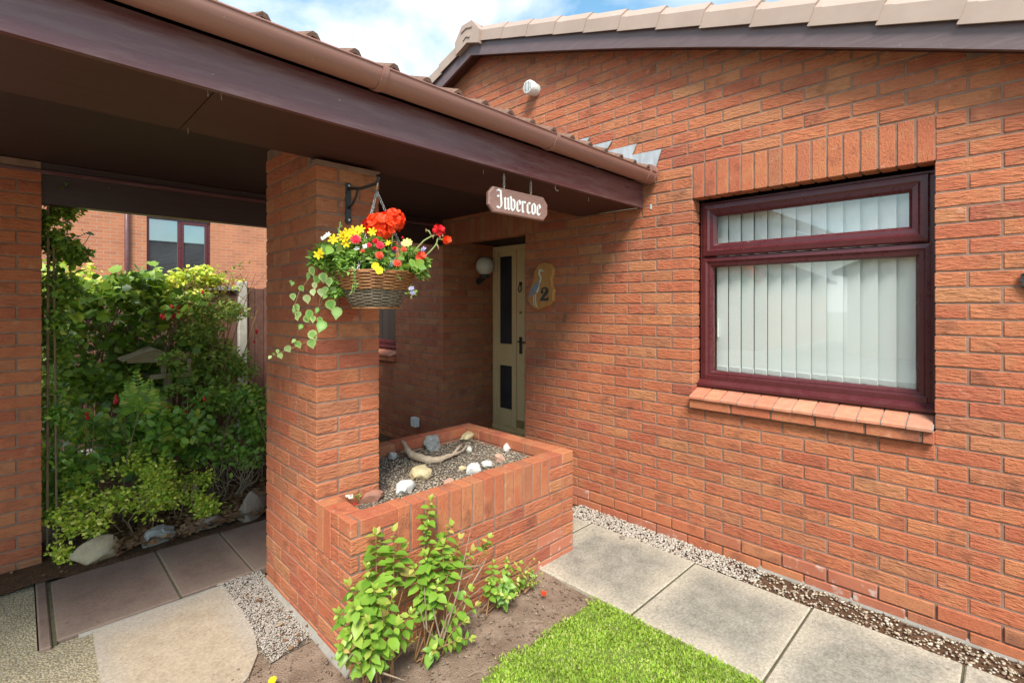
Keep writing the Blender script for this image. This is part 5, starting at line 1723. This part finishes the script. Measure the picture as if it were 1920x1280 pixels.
def chain(parent, a_, b_, pitch_=.016, mat='steel', r=.0013, name='chain'):
    a_, b_ = Vector(a_), Vector(b_)
    n = max(2, int((b_ - a_).length / pitch_))
    d = (b_ - a_).normalized()
    u = d.orthogonal().normalized(); v = d.cross(u)
    mb = MB()
    for i in range(n):
        c_ = a_ + (b_ - a_) * ((i + .5) / n)
        w_ = u if i % 2 else v
        w_ = (u * math.cos(.6) + v * math.sin(.6)) if i % 2 else (v * math.cos(.6) - u * math.sin(.6))
        ring = [c_ + d * (pitch_ * .68) * math.cos(2 * math.pi * k_ / 10) + w_ * (pitch_ * .36) * math.sin(2 * math.pi * k_ / 10) for k_ in range(10)]
        mb.tube(ring, r, 4, closed=True)
    o = mb.build(name, M[mat], parent, smooth=True, kind='stuff')
    return o
HK = Vector((BX, 1.755, 2.075))
MB().tube([(BX, 1.762, 2.112), (BX, 1.75, 2.108), (BX, 1.745, 2.095), (BX, 1.752, 2.08), (BX, 1.757, 2.06)], .003, 6).build('hook', M['steel'], bk, smooth=True)
for a_ in (R(215), R(340), R(95)):
    chain(bk, HK + Vector((0, 0, -.02)), (BX + .168 * math.cos(a_), BY + .168 * math.sin(a_), BZ), .015, 'steel', .0022)

# planting of the basket
fol = thing('basket_foliage', (BX, BY, 1.69), 'mass of fine green trailing foliage filling the hanging basket', 'plant')
cs = []
for _ in range(60):
    a_ = random.uniform(0, 6.28); q = .17 * math.sqrt(random.random())
    cs.append((Vector((BX + q * math.cos(a_), BY + q * math.sin(a_) * .9, 1.70 + .17 * (1 - (q / .22) ** 2) * random.random())), (.04, .04, .03), 1))
for x, y in ((595, 480), (590, 500), (603, 520), (615, 540), (630, 545), (618, 490), (605, 470), (632, 460), (785, 505), (792, 492), (760, 505), (740, 515), (600, 490), (612, 505), (597, 515), (608, 535), (625, 525), (640, 500), (622, 470), (790, 520), (775, 500)):
    cs.append((D(x, y, 2.18), (.028, .03, .028), 1.1))
stuff_leaves('foliage', M['bask'], fol, volume(10500, clumps(cs), (.014, .036), .8, .9, .5, .1))
lm2 = leaf_mesh('leaf', M['bask'], 1.3)
for x, y in ((612, 478), (622, 462), (605, 492), (765, 495), (750, 508), (740, 512), (775, 492), (785, 500), (770, 485), (756, 500), (795, 488), (690, 455), (640, 458), (748, 480)):
    o = inst('leaf', lm2, fol, D(x, y, 2.09)); L0 = random.uniform(.035, .055)
    o.rotation_euler = leaf_rot(rnd_dir(-.2), rnd_dir(.9, (-.6, -.6, 0), .9)).to_euler(); o.scale = (L0,) * 3
tr = MB()
for pl in ([(665, 490), (664, 520), (660, 545), (655, 553)], [(665, 490), (666, 525), (664, 548)], [(640, 425), (638, 415), (636, 432)], [(637, 450), (634, 428), (642, 423)]):
    tr.tube([D(x, y, 2.05) for x, y in pl], .0018, 5)
tr.build('trailing_stem', M['varieg'], fol)
stuff_leaves('trailing_leaves', M['varieg'], fol, [(D(664 + random.uniform(-4, 4), 495 + i * 2.2, 2.045), rnd_dir(-.4), rnd_dir(.6), .014, 1.0) for i in range(26)])

ge = thing('red_geranium', (BX, BY, 1.69), 'geranium with a big vermilion flower head and crimson buds on arching stems', 'geranium')
def umbel(name, mat, c, r, nfl, fr_):
    mb = MB()
    for i in range(nfl):
        ph = math.acos(1 - 1.75 * (i + .5) / nfl); a_ = i * 2.39996
        d = Vector((math.sin(ph) * math.cos(a_), math.sin(ph) * math.sin(a_), math.cos(ph)))
        d = (d + Vector((random.gauss(0, .12), random.gauss(0, .12), random.gauss(0, .1)))).normalized()
        petal_disc(mb, Vector(c) + d * r * random.uniform(.8, 1.08), d, fr_, 5, .3, .72)
        petal_disc(mb, Vector(c) + d * r * .7, d, fr_ * .9, 4, .3, .72)
    return mb.build(name, M[mat], ge)
umbel('flower_head', 'vermilion', D(713, 425, 2.16), .052, 34, .026)
umbel('flower_head', 'vermilion', D(738, 412, 2.21), .040, 24, .024)
umbel('flower_head', 'crimson', D(694, 424, 2.22), .026, 12, .020)
umbel('flower_head', 'crimson', D(823, 432, 2.16), .022, 9, .016)
umbel('flower_head', 'vermilion', D(838, 450, 2.16), .012, 5, .014)
umbel('flower_head', 'coral', D(789, 481, 2.14), .014, 6, .015)
for pl in ([(771, 482), (782, 465), (795, 451), (809, 443), (820, 440)], [(795, 482), (806, 472), (815, 462), (819, 455), (821, 445)], [(713, 470), (712, 440)], [(733, 470), (738, 425)], [(809, 442), (804, 433), (799, 432)], [(821, 448), (836, 450)], [(819, 458), (822, 464)]):
    MB().tube([D(x, y, 2.16) for x, y in pl], [.0032] * len(pl), 6).build('flower_stem', M['stem'], ge, smooth=True)
for x, y in ((799, 432), (812, 444), (822, 465), (815, 436), (825, 445), (830, 442)):
    MB().lathe([(.001, -.008), (.004, 0), (.001, .008)], D(x, y, 2.15), 6).build('bud', M['redstem'], ge)

bd = thing('yellow_bidens', (BX, BY, 1.69), 'yellow star shaped bidens blooms spread over the basket', 'flower')
for x, y, r_ in ((625, 449, .026), (652, 437, .026), (645, 447, .024), (664, 433, .026), (676, 430, .022), (698, 435, .022), (597, 478, .024), (603, 472, .02), (648, 457, .022), (659, 441, .022), (728, 456, .016), (641, 440, .022), (669, 440, .02)):
    mb = petal_disc(MB(), D(x, y, 2.085), (CAM - D(x, y, 2.085)).normalized() + Vector((random.gauss(0, .3), random.gauss(0, .3), .5)), r_ * .92, 6, .22, .34)
    mb.build('flower', M['yellow'], bd)
for x, y in ((704, 499), (711, 507)):
    petal_disc(MB(), D(x, y, 2.04), (CAM - D(x, y, 2.04)).normalized() + Vector((0, 0, .2)), .016, 5, .25, .8).build('flower', M['yellow'], bd)
petal_disc(MB(), D(763, 456, 2.12), (-.6, -.6, .6), .024, 9, .2, .4).build('flower', M['lemon'], bd)
mb = MB()
for x, y in ((625, 455), (652, 445), (664, 440), (698, 440), (763, 460), (728, 460)):
    mb.tube([D(x, y, 2.09), D(x + 4, y + 30, 2.14)], .0014, 4)
mb.build('flower_stem', M['stem'], bd)

zn = thing('pink_verbena', (BX, BY, 1.69), 'coral pink and red rosettes nestled low in the basket', 'flower')
for x, y, r_, mt in ((667, 449, .027, 'pink'), (712, 460, .024, 'pink'), (692, 460, .014, 'pink'), (711, 479, .022, 'coral'), (744, 494, .022, 'coral'), (757, 468, .015, 'coral'), (680, 471, .011, 'coral'), (740, 466, .012, 'crimson'), (704, 452, .016, 'crimson'), (755, 446, .006, 'crimson')):
    mb = MB()
    nrm = (CAM - D(x, y, 2.07)).normalized() + Vector((random.gauss(0, .2), random.gauss(0, .2), .6))
    for k_ in range(3):
        petal_disc(mb, D(x, y, 2.07) + nrm.normalized() * .004 * k_, nrm, r_ * .84 * (1 - .25 * k_), 10, .15 + .25 * k_, .30)
    mb.build('flower', M[mt], zn)
wl_ = thing('white_lobelia', (BX, BY, 1.69), 'few tiny white and lilac blooms at the edges of the basket', 'flower')
for x, y, mt in ((612, 443, 'whitepetal'), (616, 439, 'whitepetal'), (608, 446, 'whitepetal'), (670, 465, 'whitepetal'), (685, 463, 'whitepetal'), (771, 540, 'lilac'), (773, 548, 'lilac'), (793, 467, 'lilac')):
    mb = MB()
    for _ in range(3): petal_disc(mb, D(x + random.uniform(-2, 2), y + random.uniform(-2, 2), 2.08), (-.6, -.6, .5), .010, 4)
    mb.build('flower', M[mt], wl_)
stuff_leaves('foliage', M['bask'], wl_, [(D(770 + random.uniform(-6, 6), 545 + random.uniform(-10, 8), 2.13), rnd_dir(-.3), rnd_dir(.5), .02, 1.0) for _ in range(24)])

iv = thing('trailing_plectranthus', D(625, 520, 2.17), 'variegated trailing plant with round cream edged leaves hanging left of the basket', 'trailing plant')
strands = [[(636, 512), (612, 530), (600, 560), (597, 585), (606, 610), (600, 622), (585, 636), (560, 648), (535, 657), (511, 668)],
           [(630, 510), (600, 515), (580, 522), (562, 545), (553, 570), (556, 590), (566, 606)],
           [(630, 515), (612, 545), (598, 580), (582, 592), (572, 598)],
           [(628, 520), (610, 540), (590, 548), (574, 562)],
           [(634, 522), (622, 560), (616, 575), (630, 583)]]
for pl in strands:
    MB().tube([D(x, y, 2.16 + .02 * math.sin(i)) for i, (x, y) in enumerate(pl)], [.0024] * (len(pl) - 1) + [.0012], 5).build('stem', M['redstem'], iv, smooth=True)
rl = []
for width in (1.55,):
    out = [(0, 0), (.30, .10), (.44, .36), (.38, .62), (.17, .88), (0, 1.14), (-.17, .88), (-.38, .62), (-.44, .36), (-.30, .10)]
    mb = MB()
    vs = [(0, .45, -.03)] + [(x * .62, .45 + (y - .45) * .62, -.01) for x, y in out] + [(x, y, .05 * abs(x) - .05 * y * y + .02) for x, y in out]
    n = len(out)
    inner = [(0, i + 1, (i + 1) % n + 1) for i in range(n)]
    outer = [(i + 1, n + i + 1, n + (i + 1) % n + 1, (i + 1) % n + 1) for i in range(n)]
    me = MB().add(vs, inner + outer).mesh('leaf', None, smooth=True, origin=Vector((0, 0, 0)))[0]
    me.materials.append(m_tone('plectranthus_centre', [(0, (.16, .34, .08)), (.5, (.24, .42, .12)), (1, (.36, .48, .20))], .5, .3, .3))
    me.materials.append(M['varieg'])
    me.polygons.foreach_set('material_index', [0] * n + [1] * n)
for x, y, s_ in ((583, 508, 20), (580, 518, 16), (550, 532, 10), (562, 541, 13), (548, 556, 14), (574, 560, 18), (552, 577, 15), (559, 590, 15), (570, 600, 18), (582, 590, 22), (567, 613, 12), (597, 582, 13), (617, 572, 24), (633, 586, 24),
                 (598, 600, 14), (607, 612, 24), (580, 630, 22), (582, 644, 20), (556, 646, 16), (554, 640, 10), (536, 655, 16), (523, 667, 13), (521, 658, 8), (512, 664, 7), (508, 670, 8), (596, 526, 18), (617, 528, 18), (610, 543, 14), (586, 548, 14), (605, 520, 20), (590, 535, 14), (545, 528, 7), (600, 548, 16), (625, 545, 16), (612, 556, 12), (553, 582, 11), (556, 596, 11), (588, 598, 14)):
    p = D(x, y - s_ * .45, 2.145)
    o = inst('leaf', me, iv, p)
    d = Vector((random.gauss(0, .45), random.gauss(0, .3), -1))
    o.rotation_euler = leaf_rot(d, Vector((-.6 + random.gauss(0, .3), -.7 + random.gauss(0, .3), .35))).to_euler()
    L0 = s_ * 2.145 / FPX * .92
    o.scale = (L0 * 1.05, L0, L0)

# ------------------------------------------------------------------ name board, number plaque, lamp, small fittings
sg = thing('name_board', (-1.188, 1.62, 2.08), 'brown wooden name board lettered Invercoe hanging on two chains from the fascia', 'sign')
SX0, SX1, SZ0, SZ1, SY = -1.413, -.963, 2.017, 2.149, 1.62
ch = .036
out = [(SX0, SZ0 + ch), (SX0 + ch * .9, SZ0), (SX1 - ch * .9, SZ0), (SX1, SZ0 + ch), (SX1, SZ1 - ch), (SX1 - ch * .9, SZ1), (SX0 + ch * .9, SZ1), (SX0, SZ1 - ch)]
cx_, cz_ = (SX0 + SX1) / 2, (SZ0 + SZ1) / 2
vs = [(x, SY, z) for x, z in out] + [(x, SY - .014, z) for x, z in out] + [(cx_ + (x - cx_) * .975, SY - .020, cz_ + (z - cz_) * .92) for x, z in out]
fs = [tuple(range(8))] + [(i, (i + 1) % 8, 8 + (i + 1) % 8, 8 + i) for i in range(8)] + [(8 + i, 8 + (i + 1) % 8, 16 + (i + 1) % 8, 16 + i) for i in range(8)] + [tuple(range(16, 24))[::-1]]
MB().add(vs, fs).build('board', M['sign'], sg)
for x in (-1.297, -1.092):
    chain(sg, (x, 1.612, SZ1 + .012), (x, 1.612, 2.228), .016, 'steel', .0018)
    MB().tube([(x, 1.612, SZ1 - .004), (x, 1.612, SZ1 + .010)], .0035, 6).build('screw_eye', M['brass'], sg)
NIB = (.19, .115)
LET = {
 'I': (0.78, [[(.02, 1.38), (.12, 1.52), (.34, 1.42), (.52, 1.50)], [(.42, 1.46), (.44, 1.0), (.50, .45), (.46, .15)], [(.06, 1.02), (.22, .93)], [(.48, .20), (.30, .02), (.0, .14)]]),
 'n': (0.70, [[(.02, .88), (.12, .98), (.14, .12), (.24, .02)], [(.14, .76), (.40, .98), (.50, .84), (.50, .14), (.60, .02)]]),
 'v': (0.70, [[(.02, 1.14), (.14, .96), (.14, .20), (.34, .0)], [(.34, .96), (.52, .78), (.52, .24), (.34, .0)]]),
 'e': (0.64, [[(.50, .22), (.34, .02), (.14, .18), (.14, .80), (.34, .98), (.50, .80), (.46, .62), (.16, .46)]]),
 'r': (0.60, [[(.02, .88), (.12, .98), (.14, .12), (.26, .02)], [(.14, .76), (.34, .98), (.48, .84)]]),
 'c': (0.58, [[(.48, .20), (.34, .02), (.14, .18), (.14, .80), (.32, .98), (.46, .84)]]),
 'o': (0.66, [[(.14, .80), (.14, .18), (.34, .02), (.52, .20), (.52, .80), (.32, .98), (.14, .80)]]),
}
def nib_text(parent, word, x, z, h, y, mat):
    k_ = 0
    for chx in word:
        wdt, strokes = LET[chx]
        mb = MB()
        for s_ in strokes:
            for (a_, b_) in zip(s_[:-1], s_[1:]):
                n_ = NIB
                q = [(a_[0] - n_[0] / 2, a_[1] - n_[1] / 2), (a_[0] + n_[0] / 2, a_[1] + n_[1] / 2), (b_[0] + n_[0] / 2, b_[1] + n_[1] / 2), (b_[0] - n_[0] / 2, b_[1] - n_[1] / 2)]
                yy = y - .0012 - .00012 * (k_ % 7)
                mb.prism([(x + (u + .06) * h, yy, z + v * h) for u, v in q], (0, .0012, 0))
                k_ += 1
        mb.build('letter', M[mat], parent)
        x += wdt * h
h_ = .064
tw_ = sum(LET[c_][0] for c_ in 'Invercoe') * h_
nib_text(sg, 'Invercoe', cx_ - tw_ / 2 - .006, SZ0 + .023, h_, SY - .0203, 'white')

pq = thing('number_plaque', (-.03, 2.49, 1.7), 'wood slice plaque painted with a heron and the number 2 beside the door', 'plaque')
def Q(px, py):
    v = P(980 + px / 11.64, 480 + py / 11.64, 0, -.03)
    return v.y, v.z
outl = [(490, 130), (600, 165), (665, 270), (650, 400), (618, 500), (638, 650), (685, 740), (655, 860), (665, 980), (560, 1080), (440, 1130), (320, 1190), (200, 1130), (105, 980), (112, 850), (170, 650), (230, 520), (250, 330), (330, 190), (400, 145)]
pts = [Q(*q) for q in outl]
cy_ = sum(p[0] for p in pts) / len(pts); cz_ = sum(p[1] for p in pts) / len(pts)
n = len(pts)
vs = [(-.001, y, z) for y, z in pts] + [(-.022, y, z) for y, z in pts] + [(-.030, cy_ + (y - cy_) * .95, cz_ + (z - cz_) * .96) for y, z in pts]
fs = [tuple(range(n))[::-1]] + [(i, n + i, n + (i + 1) % n, (i + 1) % n) for i in range(n)] + [(n + i, 2 * n + i, 2 * n + (i + 1) % n, n + (i + 1) % n) for i in range(n)] + [tuple(range(2 * n, 3 * n))]
MB().add(vs, fs).build('wood_slice', M['plaque'], pq)
def flat(mb, pl, x=-.0312, th=.001):
    q = [Q(*a_) for a_ in pl]
    return mb.prism([(x, y, z) for y, z in q], (-th, 0, 0))
def line(mb, pl, w_, x=-.0312):
    for i, (a_, b_) in enumerate(zip(pl[:-1], pl[1:])):
        d = Vector((b_[0] - a_[0], b_[1] - a_[1])); d.normalize(); e = Vector((-d.y, d.x)) * w_ / 2
        flat(mb, [(a_[0] + e.x, a_[1] + e.y), (b_[0] + e.x, b_[1] + e.y), (b_[0] - e.x, b_[1] - e.y), (a_[0] - e.x, a_[1] - e.y)], x - .00015 * i, .0008)
    return mb
line(MB(), [(390, 330), (360, 350), (362, 400), (395, 440), (400, 490), (385, 560), (350, 610), (350, 700), (310, 800)], 34).build('heron_neck', M['heron_pale'], pq)
line(MB(), [(355, 318), (400, 300), (455, 335)], 26, -.0325).build('heron_head', M['heron_pale'], pq)
flat(MB(), [(370, 560), (345, 680), (270, 800), (200, 860), (140, 905), (145, 850), (190, 730), (260, 620), (320, 575)], -.033).build('heron_wing', M['heron_grey'], pq)
line(MB(), [(290, 830), (285, 960), (300, 1090), (330, 1105)], 18, -.0325).build('heron_leg', M['heron_pale'], pq)
line(MB(), [(255, 850), (245, 970), (262, 1080)], 14, -.0336).build('heron_leg', M['heron_pale'], pq)
# numeral: thick and thin strokes like the painted serif figure
num = MB()
c2 = [(430, 790, 62), (418, 750, 40), (445, 705, 36), (490, 690, 34), (530, 715, 62), (540, 760, 78), (518, 810, 74), (475, 860, 60), (430, 915, 50), (405, 955, 40)]
for i in range(len(c2) - 1):
    (x0, y0_, w0), (x1, y1_, w1) = c2[i], c2[i + 1]
    d = Vector((x1 - x0, y1_ - y0_)).normalized(); e = Vector((-d.y, d.x))
    flat(num, [(x0 + e.x * w0 / 2, y0_ + e.y * w0 / 2), (x1 + e.x * w1 / 2, y1_ + e.y * w1 / 2), (x1 - e.x * w1 / 2, y1_ - e.y * w1 / 2), (x0 - e.x * w0 / 2, y0_ - e.y * w0 / 2)], -.0312 - .0003 * i, .001)
flat(num, [(385, 980), (392, 935), (440, 905), (500, 925), (540, 915), (555, 885), (575, 890), (570, 975)], -.0342, .001)
flat(num, [(400, 770), (440, 755), (465, 780), (455, 815), (420, 822), (398, 800)], -.0346, .001)
num.build('numeral', M['black'], pq)

lamp = thing('wall_lamp', P(909, 525, 1, 3.80), 'white opal globe wall lamp in the door recess', 'lamp')
gc = P(909, 499, 1, 3.765)
gl = MB().lathe([(.10 * math.sin(math.pi * i / 16), -.10 * math.cos(math.pi * i / 16)) for i in range(2, 17)], gc, 24)
gl.build('globe', M['opal'], lamp, smooth=True)
MB().lathe([(.045, -.125), (.05, -.09), (.044, -.086)], gc, 20).build('lamp_collar', M['iron'], lamp)
MB().tube([gc + Vector((0, 0, -.12)), gc + Vector((0, .05, -.16)), gc + Vector((0, .104, -.16))], .012, 8).build('lamp_arm', M['iron'], lamp, smooth=True)
MB().lathe([(.04, 0), (.035, -.015)], (gc.x, 3.869, gc.z - .16), 18, 'Y').build('wall_rose', M['iron'], lamp)

hk = P(1045, 352, 1, 1.605)
pts = [hk + Vector((0, 0, .045))] + [hk + Vector((.02 * math.cos(a_), 0, .02 * math.sin(a_) + .002)) for a_ in [R(120 + i * 24) for i in range(9)]]
tag(MB().tube(pts, .0028, 6).build('cup_hook', M['steel'], None, smooth=True), 'open steel cup hook under the fascia right of the name board', 'hook')

rock('stone_chip', 'small dark flat chip lying on the paving slab near the wall', P(1167, 1006, 2, .006), (.026, .019, .006), 'rock_brown', 83)
for px_, py_, ln_, a_ in ((1060, 1168, .05, .3), (700, 1270, .09, 1.2), (890, 1262, .06, -.3), (1005, 1165, .07, 2.4)):
    q = P(px_, py_, 2, .004)
    tag(MB().tube([q - Vector((math.cos(a_), math.sin(a_), 0)) * ln_ / 2, q + Vector((.003, .002, .003)), q + Vector((math.cos(a_), math.sin(a_), 0)) * ln_ / 2], [.0012, .0018, .001], 4).build('loose_twig', M['twig'], None),
        {1060: 'short dry twig on the soil beside the paving slab', 700: 'long dry twig on the soil under the large shrub', 890: 'pale dry twig on the soil at the lawn corner', 1005: 'thin dry twig on the soil in front of the small shrub'}[px_], 'twig')
orn = thing('wall_ornament', (-.03, -.30, 1.64), 'dark jagged edged wall ornament cut by the right edge of the photo', 'ornament')
oc = Vector((-.02, -.36, 1.64))
pts = []
for i in range(36):
    a_ = 2 * math.pi * i / 36
    rr = (.078 if i % 2 else .068) * (1 + .12 * math.sin(2 * a_))
    pts.append((-.008, oc.y + rr * math.cos(a_), oc.z + rr * math.sin(a_) * .85))
MB().prism(pts, (-.012, 0, 0)).build('ornament_body', M['iron'], orn)
MB().prism([(-.021, oc.y + .066, oc.z + .05), (-.021, oc.y - .03, oc.z + .055), (-.021, oc.y - .02, oc.z - .0), (-.021, oc.y + .045, oc.z + .01)], (-.006, 0, 0)).build('green_inlay', m_noise('verdigris_paint', (.20, .26, .16), (.30, .36, .24), 30, .6), orn)
# little white drips of paint and fixing plugs on the wall
plug = MB().cbox(-.006, .0, 1.49, 1.505, 2.20, 2.235, .002)
tag(plug.build('wall_plug', M['lead'], None), 'small grey fixing clip on the bricks below the gutter end', 'fixing')
